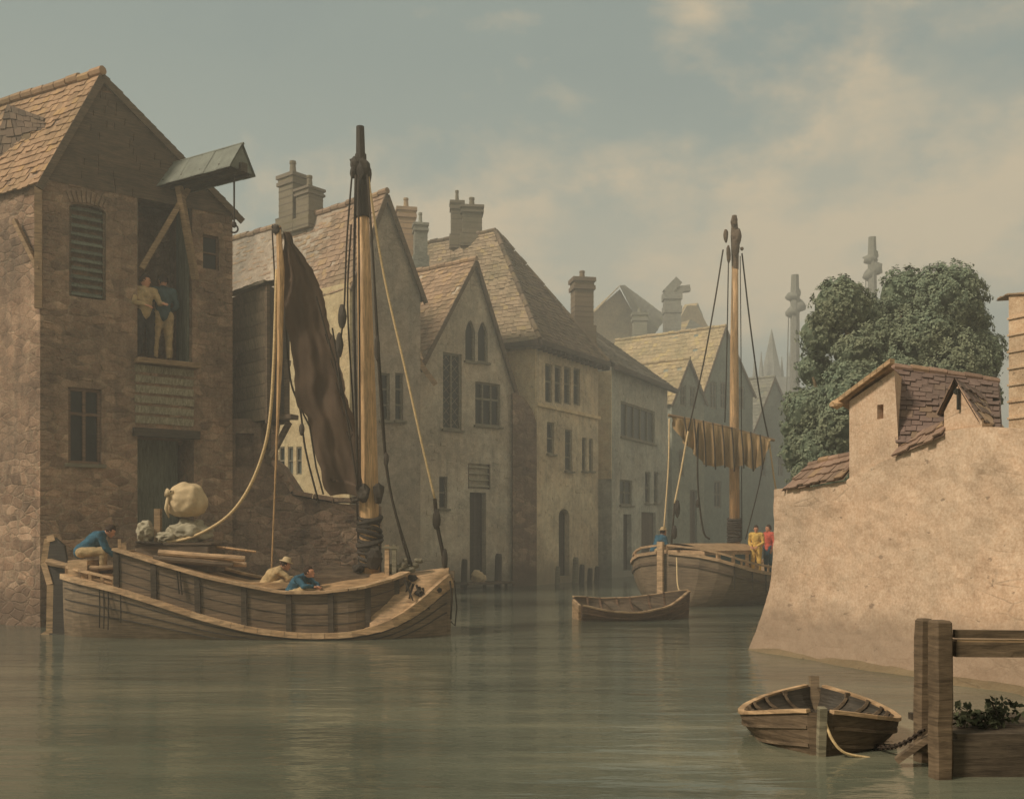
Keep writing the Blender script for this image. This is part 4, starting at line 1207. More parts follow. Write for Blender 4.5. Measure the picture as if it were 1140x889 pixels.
# ---- jetty
jt = P(1040, HZ, 9.0)
rJ = thing('timber_jetty', 'weathered timber jetty with upright posts, rails and low weedy platform at bottom right', 'jetty', V((jt.x + .5, 9.0, 0)))
def post(px, top, D, w, mat='mwood', nm='post'):
    q = P(px, HZ, D); z = P(px, top, D).z; bm = NB()
    vs = box(bm, V((q.x, q.y, (z - .6) / 2)), w / 2, w / 2, (z + .6) / 2, V((1, .12, 0)))
    bmesh.ops.bevel(bm, geom=bm.edges[:], offset=.02, segments=1, affect='EDGES')
    bmesh.ops.subdivide_edges(bm, edges=[e for e in bm.edges if e.calc_length() > .5], cuts=10)
    for v in bm.verts: v.co += V((noise.noise(v.co * 3), noise.noise(v.co * 3 + V((5, 5, 5))), 0)) * .016
    return obj(nm, bm, M[mat], rJ)
post(1047, 690, 8.85, .16); post(1027.5, 688, 9.5, .13); post(1200, 690, 8.9, .235)
bm = NB(); a = P(1062, 705, 8.85); b = P(1240, 707, 8.9); bar(bm, a, b, .05, .07); obj('rail', bm, M['mwood'], rJ)
bm = NB(); a = P(1062, 722, 8.87); b = P(1240, 723, 8.92); bar(bm, a, b, .09, .13); obj('rail', bm, M['mwood'], rJ)
bm = NB(); a = P(1062, 713, 8.9); b = P(1240, 714, 8.95); bar(bm, a, b, .12, .03); obj('rail', bm, M['trim'], rJ)
bm = NB()
for i in range(11):
    q = P(1052, HZ, 9.15 - i * .0); box(bm, V((q.x + .75, 8.95 + i * .1, P(0, 818, 9.0).z)), .75, .046, .03, V((1, random.uniform(-.01, .01), 0)))
obj('platform', bm, M['dwood'], rJ)
bm = NB(); box(bm, V((P(1055, 0, 9).x + .75, 8.93, .12)), .75, .04, .2); box(bm, V((P(1055, 0, 9).x + .75, 8.90, .13)), .75, .01, .03); obj('fascia', bm, M['dwood'], rJ)
bm = NB(); bar(bm, P(998, 846, 9.3), P(1040, 816, 9.2), .12, .05); bar(bm, P(1012, 832, 9.3), P(1045, 832, 9.2), .08, .06); obj('brace', bm, M['mwood'], rJ)
zp = P(0, 818, 9.0).z + .03
for (px, y_, hh, ww) in ((1072, 9.2, .22, .10), (1088, 9.3, .13, .07), (1098, 9.15, .12, .07), (1117, 9.25, .26, .16), (1108, 9.4, .16, .08)):
    q = P(px, HZ, y_); r_ = thing('weed_clump', {1072: 'small rounded weed clump nearest the jetty post', 1088: 'low thin weed on the platform second from the jetty post', 1098: 'stubby weed third from the jetty post on the platform', 1117: 'largest bushy weed at right end of the jetty platform', 1108: 'small weed just left of the largest bushy weed'}[px], 'weed', V((q.x, y_, zp)), 'weeds growing on the jetty')
    bm = NB()
    for i in range(int(60 * hh / .15)):
        a = random.uniform(0, 2 * PI); rr = ww * random.random() ** .5; z = hh * random.uniform(.05, 1); rr *= .3 + .9 * math.sin(PI * min(1, z / hh * .8 + .1))
        c = V((q.x + rr * math.cos(a), y_ + rr * math.sin(a), zp + z)); u_ = V((random.gauss(0, 1), random.gauss(0, 1), random.gauss(0, 1))).normalized(); v_ = u_.cross(V((random.gauss(0, 1), random.gauss(0, 1), 1))).normalized(); s = random.uniform(.012, .03)
        bm.faces.new([bm.verts.new(p) for p in (c - u_ * s * 1.5, c + v_ * s, c + u_ * s * 1.5, c - v_ * s)])
    obj('foliage', bm, M['weed'], r_)
    bm = NB()
    for i in range(4): tube(bm, [V((q.x, y_, zp)), V((q.x + random.uniform(-.6, .6) * ww, y_ + random.uniform(-.5, .5) * ww, zp + hh * .75))], [.008, .004], 4)
    obj('stem', bm, M['dwood'], r_)

# ---- dinghy by the sloop
p0 = P(643, HZ, 25.5); p0.z = 0; p1 = P(766, HZ, 26.0); p1.z = 0
dg, sdd, sog = open_boat('dinghy', 'small tan dinghy floating against the stern of the sloop', 'dinghy', p0, p1 - p0, (p1 - p0).length,
    [(0, .5), (.15, .72), (.45, .85), (.75, .68), (.92, .3), (1, .03)], [(0, .50), (.25, .36), (.5, .33), (.75, .42), (1, .66)], zk=-.25, rib=7, mat='frameB', inn='mwood')
dg.rotation_euler = (math.radians(9), 0, 0)
bm = NB(); d = (p1 - p0).normalized()
for i in range(4): box(bm, p0 - d * .03 + V((0, 0, .06 + .12 * i)), .03, .34 + .0 * i, .055, d)
obj('transom', bm, M['trim'], dg)
bm = NB(); tube(bm, spline([p1 + V((0, 0, .62)), p1 + V((-.1, 1.0, .5)), P(752, 640, 29.0)]), .02, 5); obj('painter_rope', bm, M['ropeL'], dg)

# ---- the barge
YC = 21.7
def bx_(px): return (px - 570) / F * YC
B_b = [(78, .30), (90, .62), (110, .95), (150, 1.12), (200, 1.22), (250, 1.27), (400, 1.27), (440, 1.15), (465, .92), (485, .58), (497, .25), (502, .05)]
B_y = [(78, 640), (90, 643), (110, 646), (150, 655), (200, 671), (250, 688), (300, 701), (350, 707), (400, 706), (440, 696), (470, 676), (490, 656), (502, 641)]   # rubbing strake
B_g = [(150, 612), (200, 628), (250, 643), (290, 652), (330, 660), (370, 660), (410, 655), (440, 646), (458, 637), (502, 630)]                                  # bulwark top
def bw(px): return smooth_tab(B_b, px, 7)
def bz(px): return H - (smooth_tab(B_y, px, 12) - HZ) / F * (YC - bw(px) * .9)
def bg_(px): return H - (lerp_tab(B_g, px) - HZ) / F * (YC - bw(px) * .9)
rB_ = thing('sailing_barge', 'large planked sailing barge with tall pine mast and brailed dark brown sail', 'barge', V((bx_(290), YC, 0)))
side = V((0, -1, 0))
pxs = [78, 82, 88, 96, 106, 118, 132] + list(range(150, 460, 14)) + [464, 472, 480, 487, 493, 498, 502]
bm = NB(); st = [(V((bx_(p), YC, 0)), bw(p), bz(p), -.55 + (.5 if p > 495 else 0)) for p in pxs]
loft(bm, st, side, n=12, pw=.62); obj('hull', bm, M['hull'], rB_)
# plank seams
bm = NB()
for fz in (.62, .74, .87):
    for sg in (1, -1):
        pts = []
        for p in pxs[1:-1]:
            a = math.acos(1 - fz ** (1 / .75)); b = bw(p); zk = -.55
            pts.append(V((bx_(p), YC, zk + (bz(p) - zk) * fz)) + side * sg * (b * math.sin(a) ** .62 + .004))
        for a, b in zip(pts, pts[1:]): bar(bm, a, b, .022, .022)
obj('plank_seam', bm, M['hullD'], rB_)
for sg in (1, -1):
    bm = NB(); pts = [V((bx_(p), YC, bz(p))) + side * sg * (bw(p) + .02) for p in pxs]
    for i, (a, b) in enumerate(zip(pts, pts[1:])):
        k_ = 1 + max(0, (pxs[i] - 400) / 100) * 1.6
        bar(bm, a, b + (b - a) * .04, .11, .11 * k_)
    obj('rubbing_strake', bm, M['trim'], rB_)
# ledge at the strake and the bulwark standing on it
def ins(px): return .06 + max(0, (px - 395) / 62) ** 1.8 * .50
bp = list(range(150, 462, 8))
for sg in (1, -1):
    bm = NB(); prev = None
    for p in bp:
        b = bw(p) - ins(p); x = bx_(p); zt = bg_(p); zb = bz(p) - .05
        rake = .05
        c = [bm.verts.new(V((x, YC, z)) + side * sg * bb) for z, bb in ((zb, b + .0), (zt, b + rake), (zt, b + rake - .07), (zb, b - .07))]
        if prev:
            for i in range(4): bm.faces.new((prev[i], prev[(i + 1) % 4], c[(i + 1) % 4], c[i]))
        else: bm.faces.new(c)
        prev = c
    bm.faces.new(prev); obj('bulwark', bm, M['bulw'], rB_)
    for p in (152, 193, 240, 289, 336, 380, 418, 446):
        bm = NB(); b = bw(p) - ins(p); bar(bm, V((bx_(p), YC, bz(p) - .03)) + side * sg * (b + .025), V((bx_(p), YC, bg_(p) - .02)) + side * sg * (b + .065), .11, .05, up=side)
        obj('timberhead', bm, M['dwood'], rB_)
    for fz in (.25, .5, .76):
        bm = NB()
        pts = [V((bx_(p), YC, bz(p) + (bg_(p) - bz(p)) * fz)) + side * sg * (bw(p) - ins(p) + .05 * fz + .004) for p in bp]
        for a, b in zip(pts, pts[1:]): bar(bm, a, b, .012, .016)
        obj('bulwark_seam', bm, M['hullD'], rB_)
    bm = NB(); pts = [V((bx_(p), YC, bg_(p) + .02)) + side * sg * (bw(p) - ins(p) + .01) for p in bp]
    for a, b in zip(pts, pts[1:]): bar(bm, a, b + (b - a) * .03, .28, .05)
    obj('gunwale', bm, M['trim'], rB_)
# decks
bm = NB(); prev = None
for p in list(range(156, 462, 12)) + [460]:
    b = bw(p) - ins(p) - .07; z = bg_(p) - .10; r = [bm.verts.new(V((bx_(p), YC + t_ * b, z + (.10 + .26 * max(0, 1 - ((p - 400) / 75) ** 2)) * (1 - t_ * t_)))) for t_ in (-1, -.6, -.2, .2, .6, 1)]
    if prev:
        for i in range(5): bm.faces.new((prev[i], r[i], r[i + 1], prev[i + 1]))
    prev = r
obj('deck', bm, M['deck'], rB_)
bm = NB(); prev = None
for p in [420, 430, 440, 450, 458, 466, 474, 482, 489, 495, 500]:
    b = bw(p); z = bz(p) + .03; ci = max(0.02, b - ins(p) * .9 if p < 458 else b * .1); zi = min(bg_(p) - .12, bz(p) + .62 * 1)
    r = [bm.verts.new(V((bx_(p), YC + t_ * b, z + (bg_(p) - .02 - z) * (1 - abs(t_) ** 2.6)))) for t_ in (-1, -.85, -.7, -.5, -.25, 0, .25, .5, .7, .85, 1)]
    if prev:
        for i in range(10): bm.faces.new((prev[i], r[i], r[i + 1], prev[i + 1]))
    prev = r
obj('bow_deck', bm, M['trim'], rB_)
bm = NB(); prev = None
for p in [80, 88, 96, 106, 118, 132, 150, 158]:
    b = bw(p) - .03; z = bz(p) + .03; r = [bm.verts.new(V((bx_(p), YC + t_ * b, z + .05 * (1 - t_ * t_)))) for t_ in (-1, -.5, 0, .5, 1)]
    if prev:
        for i in range(4): bm.faces.new((prev[i], r[i], r[i + 1], prev[i + 1]))
    prev = r
obj('stern_deck', bm, M['deck'], rB_)
bm = NB(); x = bx_(152); b = bw(152) - .1
box(bm, V((x, YC, (bz(152) + bg_(152)) / 2)), .04, b, (bg_(152) - bz(152)) / 2, V((1, 0, 0))); obj('break_bulkhead', bm, M['trim'], rB_)
# stern rail and stanchions
bm = NB(); pts = [V((bx_(p), YC, bz(p) + .2)) + side * (bw(p) - .08) for p in (82, 92, 106, 120, 134, 148)]
for a, b in zip(pts, pts[1:]): bar(bm, a, b, .06, .05)
for p in pts: bar(bm, p, p - V((0, 0, .22)), .06, .06)
pts = [V((q.x, 2 * YC - q.y, q.z)) for q in pts]
for a, b in zip(pts, pts[1:]): bar(bm, a, b, .06, .05)
for p in pts: bar(bm, p, p - V((0, 0, .22)), .06, .06)
obj('stern_rail', bm, M['trim'], rB_)
bm = NB(); q = P(133, 600, 20.7); bar(bm, q, V((q.x, q.y, P(0, 648, 20.7).z)), .06, .06); q = P(138, 604, 20.9); bar(bm, q, V((q.x, q.y, P(0, 645, 20.7).z)), .09, .04); obj('stanchion', bm, M['trim'], rB_)
bm = NB(); q = P(165, 557, 22.0); bar(bm, P(176, 566, 22.2), P(176, 612, 22.2), .13, .15, up=V((0, 1, 0))); obj('tall_bitt', bm, M['beam'], rB_)
# rudder, tiller
bm = NB(); xr = bx_(79)
ry = [(50, 626), (54, 600), (62, 598), (72, 607), (75, 622), (78, 640), (78, 730), (54, 730), (45, 712), (56, 704), (57, 650)]
pr_ = [V((bx_(p), YC, H - (y - HZ) / F * YC)) for p, y in ry]
a = [bm.verts.new(p + V((0, -.05, 0))) for p in pr_]; b = [bm.verts.new(p + V((0, .05, 0))) for p in pr_]
bm.faces.new(a); bm.faces.new(list(reversed(b)))
for i in range(len(a)): bm.faces.new((a[i], b[i], b[(i + 1) % len(a)], a[(i + 1) % len(a)]))
rd = obj('rudder', bm, M['hullD'], rB_)
bm = NB()
for (p, y), (p2, y2) in zip(ry[-1:] + ry[:2], ry[:3]): bar(bm, V((bx_(p), YC, H - (y - HZ) / F * YC)), V((bx_(p2), YC, H - (y2 - HZ) / F * YC)), .15, .13)
for (p, y), (p2, y2) in (((57, 650), (56, 704)), ((56, 704), (42, 712))): bar(bm, V((bx_(p), YC, H - (y - HZ) / F * YC)), V((bx_(p2), YC, H - (y2 - HZ) / F * YC)), .15, .135)
for y in (): bar(bm, V((bx_(60), YC, H - (y - HZ) / F * YC)), V((bx_(86), YC, H - (y - HZ) / F * YC)), .13, .05)
obj('rudder_edging', bm, M['trim'], rd)
bm = NB(); tube(bm, [V((bx_(54), YC, P(0, 625, YC).z)), V((bx_(80), YC - .3, P(0, 629, YC).z)), V((bx_(125), YC - .7, P(0, 631, YC).z)), V((bx_(158), YC - .75, P(0, 628, YC).z))], [.085, .065, .05, .035], 8); obj('tiller', bm, M['beam'], rB_)
# stem at the bow
bm = NB(); q = V((bx_(500), YC, 0)); bar(bm, q + V((-.08, 0, -.6)), q + V((.05, 0, bz(502) + .2)), .14, .16, up=V((0, 1, 0))); obj('stem', bm, M['hull'], rB_)
bm = NB(); q = V((bx_(499), YC - .25, bz(502) - .05)); tube(bm, [q + V((.06, -.12, .05)), q + V((.1, -.16, -.3)), q + V((.08, -.14, -.75))], .02, 5); tube(bm, [q + V((.14, 0, .05)), q + V((.2, -.05, -.5)), q + V((.16, -.02, -.9)), q + V((.08, -.1, -.8))], .015, 5); obj('bow_rope', bm, M['rope'], rB_)
bm = NB()
for i in range(9):
    q = V((bx_(455 + i * 3), YC - .85 + i * .04, bg_(455) - .12 - .03 * i)); tube(bm, [q, q + V((random.uniform(-.1, .2), -.1, random.uniform(-.45, -.15)))], [.03, .015], 5)
for (p, y, z) in ((462, -.5, .0), (489, -.5, -.25), (470, -.72, -.3)): blob(bm, V((bx_(p), YC + y, bz(480) + .42 + z)), .10, .07, .07, 2, .6)
obj('rope_fender', bm, M['rope'], rB_)
for px in (134, 139, 144, 158):
    bm = NB(); q = V((bx_(px), YC - bw(px) - .05, bz(px) - .02)); tube(bm, [q, q + V((.01, -.005, -.45)), q + V((0, .0, -.82 if px != 158 else -.6))], .013, 5); obj('side_rope', bm, M['rope'], rB_)
for px in (219, 222):
    bm = NB(); q = V((bx_(px), YC - bw(px) - .05, bg_(px) + .02)); tube(bm, [q, q + V((.05, -.005, -.5))], .016, 5)
    obj('side_rope', bm, M['rope'], rB_)
# hatch boards, windlass, bitts
bm = NB(); zc = bg_(380) + .14
for i in range(7):
    box(bm, V((bx_(384 + i * .5), YC - .36 + .14 * i, zc + .14 + .025 * i)), .56 + .02 * (i % 2), .065, .025, V((1, random.uniform(-.02, .02), 0)))
box(bm, V((bx_(384), YC + .05, zc + .05)), .54, .5, .08); obj('hatch_cover', bm, M['mwood'], rB_)
bm = NB(); box(bm, V((bx_(300), YC + .1, bg_(290) - .02)), 1.0, .75, .06); obj('hatch_coaming', bm, M['deck'], rB_)
for px in (431, 439):
    bm = NB(); bar(bm, P(px, 606, 21.3), P(px, 648, 21.3), .09, .12, up=V((0, 1, 0))); obj('bitt', bm, M['trim'] if px == 431 else M['frame'], rB_)
bm = NB(); bar(bm, P(426, 609, 21.28), P(445, 609, 21.28), .12, .05); tube(bm, [P(428, 632, 21.4), P(458, 634, 21.4)], [.11, .09], 10)
for i in range(6): blob(bm, P(446 + i * 4, 634 - (i % 3) * 5, 21.35), .09, .09, .06, 2, .6)
obj('windlass', bm, M['frame'], rB_)
# mast
MD = 21.7
mz = lambda y: H - (y - HZ) / F * MD
bm = NB(); mp_ = [(411.5, 640, .215), (411, 560, .205), (409, 450, .185), (406, 330, .155), (404, 240, .125)]
tube(bm, [P(px, y, MD) for px, y, _ in mp_], [r for *_, r in mp_], 14); mast = obj('mast', bm, M['mast'], rB_, smooth=True)
bm = NB(); tube(bm, [P(404, 242, MD), P(402.5, 200, MD), P(401.5, 172, MD)], [.15, .13, .12], 12); tube(bm, [P(401.5, 175, MD), P(401, 141, MD)], [.10, .085], 10)
blob(bm, P(398, 182, MD - .05), .17, .14, .15, 2, .3); blob(bm, P(404, 188, MD - .08), .16, .13, .24, 2, .3); blob(bm, P(393, 192, MD - .1), .07, .07, .13, 2, .3); blob(bm, P(409, 195, MD - .05), .09, .09, .24, 2, .3); bar(bm, P(390, 180, MD), P(402, 176, MD), .08, .08)
obj('masthead', bm, M['mastD'], mast)
bm = NB()
for i in range(15):
    y = 575 + i * 3.6; a0 = i * .9; r_ = .22 + .03 * math.sin(i * 1.7)
    c = P(411.5, y, MD); ring = [c + V((r_ * math.cos(t), r_ * math.sin(t), .07 * math.sin(t + a0))) for t in [x * PI / 8 for x in range(17)]]
    tube(bm, ring, .034 + .012 * (i % 3), 6, caps=False)
for (px, y, rx, rz) in ((404, 549, .15, .2), (421, 548, .11, .22), (399, 632, .12, .1), (395, 556, .1, .06), (416, 620, .17, .28)): blob(bm, P(px, y, MD - .22), rx, .12, rz, 2, .6)
obj('rope_lashing', bm, M['mastD'], mast)
# spar at the luff and the brailed sail
bm = NB(); tube(bm, [P(310, 252, 21.2), P(312.5, 300, 21.2), P(311.5, 400, 21.3), P(309, 470, 21.4), P(306, 545, 21.6), P(302, 640, 21.8)], [.05, .08, .06, .03, .018, .015], 8); sp = obj('sprit', bm, M['mast'], rB_)
bm = NB(); blob(bm, P(308, 256, 21.2), .09, .09, .12, 2, .5); bar(bm, P(303, 252, 21.2), P(312, 256, 21.2), .08, .06); obj('spar_cap', bm, M['mastD'], sp)
Lf = [(258, 315), (300, 315), (360, 317), (380, 323), (400, 326), (440, 329), (455, 331), (462, 341), (500, 350), (530, 358), (545, 362), (552, 368)]
Rt = [(258, 319), (275, 328), (300, 342), (325, 357), (350, 357), (380, 371), (395, 374), (430, 378), (460, 388), (500, 398), (530, 404), (558, 414)]
bm = NB(); rows = []
ny, nx = 74, 26
for j in range(ny + 1):
    v = j / ny; row = []
    yl = 258 + (552 - 258) * v; yr = 258 + (566 - 258) * v
    xl = lerp_tab(Lf, yl) + 3 * noise.noise(V((1, v * 14, 2))); xr = lerp_tab(Rt, yr) + 4 + 5 * noise.noise(V((7, v * 12, 2))) + 2.5 * noise.noise(V((3, v * 40, 2)))
    for i in range(nx + 1):
        u = i / nx; px = xl + (xr - xl) * u; py = yl + (yr - yl) * u
        if v > .94: py -= 8 * math.sin(u * PI)
        D = 21.35 + .25 * u + .03 * math.sin(u * 11 + v * 3.5) * (.3 + .7 * v) + .008 * math.sin(u * 31 + v * 9) + .1 * noise.noise(V((u * 4, v * 7, 0)))
        row.append(bm.verts.new(P(px + 1.5 * noise.noise(V((u * 3, v * 26, 5))), py, D)))
    rows.append(row)
for j in range(ny):
    for i in range(nx): bm.faces.new((rows[j][i], rows[j][i + 1], rows[j + 1][i + 1], rows[j + 1][i]))
sl = obj('sail', bm, M['sail'], rB_, smooth=True)
bm = NB()
for pts in (((352, 330), (366, 380), (372, 400), (380, 440), (392, 480)), ((370, 365), (378, 415), (384, 450), (398, 540)), ((335, 455), (345, 475), (352, 520), (360, 550))):
    tube(bm, [P(px, y, 21.15) for px, y in pts], .02, 5)
for j in range(7): 
    q = P(356 + j * 6, 345 + j * 27, 21.18); tube(bm, [q, q + V((.06, -.03, -.2)), q + V((.12, 0, -.05))], .014, 5)
obj('brail_rope', bm, M['rope'], sl)
def rope(name, pts, r, mat='rope', par=None, blocks=()):
    bm = NB(); tube(bm, spline([P(*p) for p in pts]), r, 6); o = obj(name, bm, M[mat], par or rB_, smooth=True)
    for (p, rx, rz) in blocks:
        b2 = NB(); blob(b2, P(*p), rx, rx * .7, rz, 2, .2); obj('block', b2, M['mastD'], o)
rope('halyard', [(392, 192, 21.5), (386, 270, 21.3), (383, 345, 21.2), (377, 400, 21.1), (379, 440, 21.1)], .02, blocks=(((381, 352, 21.15), .09, .27), ((378, 384, 21.12), .08, .27)))
rope('halyard', [(396, 195, 21.5), (394, 330, 21.4), (396, 430, 21.4), (398, 545, 21.4)], .03)
rope('halyard', [(399, 195, 21.4), (400, 330, 21.4), (401, 540, 21.4)], .02)
rope('shroud', [(391, 250, 21.6), (387, 340, 21.8), (394, 470, 22.3), (400, 640, 22.6)], .02)
rope('shroud', [(409, 195, 21.5), (416, 300, 21.3), (421, 400, 21.2), (430, 520, 21.0), (445, 590, 20.9), (456, 628, 20.9)], .026, blocks=(((420, 388, 21.1), .06, .28), ((430, 512, 21.0), .05, .18)))
rope('shroud', [(407, 210, 21.7), (416, 420, 22.2), (424, 640, 22.6)], .02)
rope('shroud', [(410, 200, 21.4), (424, 420, 21.2), (434, 540, 21.05), (459, 630, 20.95)], .018)
rope('forestay', [(410, 195, 21.6), (414, 225, 21.6), (428, 310, 21.65), (452, 415, 21.7), (471, 500, 21.7), (484, 555, 21.7)], .026, 'ropeL', blocks=())
rope('forestay', [(484, 555, 21.7), (487, 585, 21.7), (492, 610, 21.7), (497, 637, 21.7)], .045, 'rope', blocks=(((486, 578, 21.65), .09, .22), ((495, 622, 21.65), .07, .22)))
rope('mooring_rope', [(308, 300, 21.3), (305, 400, 21.4), (300, 470, 21.5), (291, 510, 21.6), (276, 545, 21.7), (256, 572, 21.8), (230, 590, 21.9), (205, 600, 22.0), (178, 604, 22.1)], .035, 'ropeL')
rope('brail_rope', [(317, 340, 21.4), (323, 420, 21.4), (334, 455, 21.4), (340, 500, 21.5), (355, 560, 21.6)], .022, blocks=(((336, 478, 21.4), .06, .13),))
rope('brail_rope', [(303, 256, 21.3), (306, 330, 21.4), (302, 420, 21.5), (297, 500, 21.6)], .016)

# ---- loose things on the barge
def pole_stack():
    zb = bg_(240) - .02
    for i in range(9):
        bm = NB(); row = i % 5; lay = i // 5
        a = V((bx_(183 + 3 * lay + random.uniform(-3, 3)), YC - .55 + .17 * row + .08 * lay, bg_(190) - .05 + .12 * lay + .10))
        b = V((bx_(262 + 8 * lay + random.uniform(-8, 14)), YC - .35 + .16 * row, bg_(262) + .28 + .13 * lay))
        tube(bm, [a, b], [.07, .055], 9)
        o = obj('timber_pole', bm, M['trim' if i % 3 else 'mwood']); tag(o, 'pale round timber pole in the stack lying on the barge deck by the tall bitt', 'timber pole', 'timber poles stacked on the barge')
pole_stack()
bm = NB(); tube(bm, [P(222, 606, 22.0), P(285, 614, 22.0)], [.035, .03], 6); tag(obj('boat_hook', bm, M['mast']), 'long thin boat hook lying above the stack of timber poles', 'boat hook')
zcud = P(0, 604, 22.25).z
bm = NB(); box(bm, V((bx_(196), YC + .35, zcud - .33)), .78, .62, .3); vs_ = bmesh.ops.bevel(bm, geom=bm.edges[:], offset=.03, segments=1, affect='EDGES')
for i in range(6): box(bm, V((bx_(196), YC - .2 + .22 * i, zcud - .015)), .83, .10, .02, V((1, random.uniform(-.01, .01), 0)))
obj('stern_cuddy', bm, M['mwood'], rB_)
sk = P(208, 559, 22.2); bm = NB()
vs_ = blob(bm, sk, .44, .36, .43, 5, .05); nk = V((-.75, -.15, .35)).normalized(); e1_ = nk.cross(V((0, 0, 1))).normalized(); e2_ = nk.cross(e1_)
for v in bm.verts:
    d = (v.co - sk).normalized(); an = math.atan2(d.dot(e1_), d.dot(e2_)); t_ = d.dot(nk)
    v.co += d * (noise.noise(d * 2.2) * .03 + .016 * math.sin(an * 11 + 2 * noise.noise(d * 3)) * max(0, t_ + .1) + .006 * noise.noise(d * 9))
    if d.z < -.55: v.co.z += (-.55 - d.z) * .25
rK_ = thing('round_sack', 'big round tan sack standing upright on the barge stern below the dark doorway', 'sack', V((sk.x, sk.y, sk.z - .4)))
obj('sack_body', bm, M['sack'], rK_, smooth=True)
bm = NB(); tube(bm, [P(193, 550, 22.0), P(189, 549, 21.95), P(185, 548, 21.9)], [.11, .055, .10], 10); tube(bm, [P(187, 552, 21.9), P(185, 566, 21.9), P(188, 576, 21.95)], [.03, .045, .02], 8); obj('sack_neck', bm, M['sack'], rK_, smooth=True)
bm = NB(); q = P(189, 549, 21.95); tube(bm, [q + e1_ * .062 * math.cos(t) + e2_ * .062 * math.sin(t) for t in [x * PI / 6 for x in range(13)]], .014, 5); obj('tie', bm, M['rope'], rK_)
for i, (px, y, rx, rz, lab) in enumerate(((211, 592, .48, .26, 'slumped pale canvas bundle directly under the round tan sack'), (163, 592, .2, .24, 'grey green canvas bundle left of the tall bitt'), (188, 598, .28, .16, 'low pale canvas bundle just right of the tall bitt'))):
    bm = NB(); q = P(px, y, 22.25); blob(bm, q, rx, .3, rz, 5, .3)
    for v in bm.verts:
        d = v.co - q; w_ = noise.fractal(v.co * V((5, 5, 9)), .7, 2, 4)
        v.co += V((d.x, d.y, d.z)).normalized() * (abs(w_) * -.03 + .012 * math.sin(v.co.x * 20 + 3 * w_))
        v.co.z = max(v.co.z, zcud + .012)
    tag(obj('canvas_bundle', bm, M['pale'], smooth=True), lab, 'bundle', 'canvas bundles on the barge')
bm = NB()
for i in range(5):
    q = P(158 + i * 4, 603 + i * 1.5, 21.4); ring = [q + V((.12 * math.cos(t), .1 * math.sin(t), .02 * i)) for t in [x * PI / 6 for x in range(13)]]; tube(bm, ring, .022, 5)
tag(obj('rope_coil', bm, M['rope']), 'dark coil of rope lying on the barge rail near the stern', 'rope coil')

# ---- the sloop
S0 = P(738, HZ, 30.2); S0.z = 0; B0_ = P(905, HZ, 36.8); B0_.z = 0
dS = (B0_ - S0).normalized(); LS = (B0_ - S0).length; sS = V((dS.y, -dS.x, 0))
rS_ = thing('moored_sloop', 'broad round sterned sloop with buff sail on its spar, partly behind the river wall', 'sloop', S0 + dS * LS / 2)
sb = [(0, .04), (.015, .7), (.045, 1.3), (.1, 1.85), (.2, 2.15), (.35, 2.1), (.7, 1.8), (.88, 1.0), (1, .06)]
sz = [(0, 1.62), (.06, 1.36), (.15, 1.05), (.3, .88), (.5, .84), (.75, .95), (1, 1.5)]
bm = NB(); st = [(S0 + dS * LS * i / 30, max(.04, smooth_tab(sb, i / 30, .012)), smooth_tab(sz, i / 30, .05), -.5) for i in range(31)]
loft(bm, st, sS, n=11, pw=.7); obj('hull', bm, M['hull'], rS_)
for sg in (-1, 1):
    for (dz, w_, mt) in ((0.02, .12, 'trim'), (-.28, .07, 'mwood')):
        bm = NB(); pts = [V((c.x, c.y, z + dz)) + sS * sg * (b * (1 if dz > 0 else .985)) for (c, b, z, _) in st]
        for a, b in zip(pts, pts[1:]): bar(bm, a, b + (b - a) * .03, w_, .09)
        obj('gunwale' if dz > 0 else 'wale', bm, M[mt], rS_)
    bm = NB(); pts = [V((c.x, c.y, z + .24)) + sS * sg * max(.02, b - .05) for (c, b, z, _) in st[:24]]
    for a, b in zip(pts, pts[1:]): bar(bm, a, b, .07, .06)
    for p in pts[::2]: bar(bm, p, p - V((0, 0, .24)), .05, .05)
    obj('rail', bm, M['trim'], rS_)
bm = NB()
prev = None
for (c, b, z, _) in st[1:30]:
    r = [bm.verts.new(V((c.x, c.y, z - .05 + .08 * (1 - t_ * t_))) + sS * b * t_ * .97) for t_ in (-1, -.5, 0, .5, 1)]
    if prev:
        for i in range(4): bm.faces.new((prev[i], r[i], r[i + 1], prev[i + 1]))
    prev = r
obj('deck', bm, M['deck'], rS_)
# coach house with curved roof and bluish side panels
bm = NB(); cc = S0 + dS * 2.3
for i in range(9):
    t0 = -1 + 2 * i / 9; t1 = -1 + 2 * (i + 1) / 9
    quad(bm, *[cc + dS * a + sS * (t * 1.0) + V((0, 0, 1.62 + .22 * (1 - t * t))) for a, t in ((-1.6, t0), (1.7, t0), (1.7, t1), (-1.6, t1))])
ch = obj('cabin', bm, M['deck'], rS_)
bm = NB(); box(bm, cc + V((0, 0, 1.28)) + dS * .05, 1.6, .95, .36, dS); obj('cabin_side', bm, M['trim'], ch)
for i in range(4):
    bm = NB(); box(bm, cc + dS * (-1.2 + .8 * i) + sS * .955 + V((0, 0, 1.33)), .28, .012, .17, dS)
    obj('cabin_panel', bm, M['teal'], ch)
bm = NB(); q = S0 - dS * .12; bar(bm, V((q.x, q.y, -.4)), V((q.x, q.y, 1.9)), .09, .2, up=sS); obj('rudder', bm, M['trim'], rS_)
bm = NB(); bar(bm, V((q.x, q.y, 1.7)), V((q.x, q.y, 1.75)) + dS * 1.0, .08, .08); obj('tiller', bm, M['trim'], rS_)
SM = 32.9
bm = NB(); tube(bm, [P(818, 612, SM), P(817.5, 500, SM), P(817.5, 380, SM), P(818.5, 280, SM)], [.17, .16, .13, .10], 12); ms = obj('mast', bm, M['mast'], rS_, smooth=True)
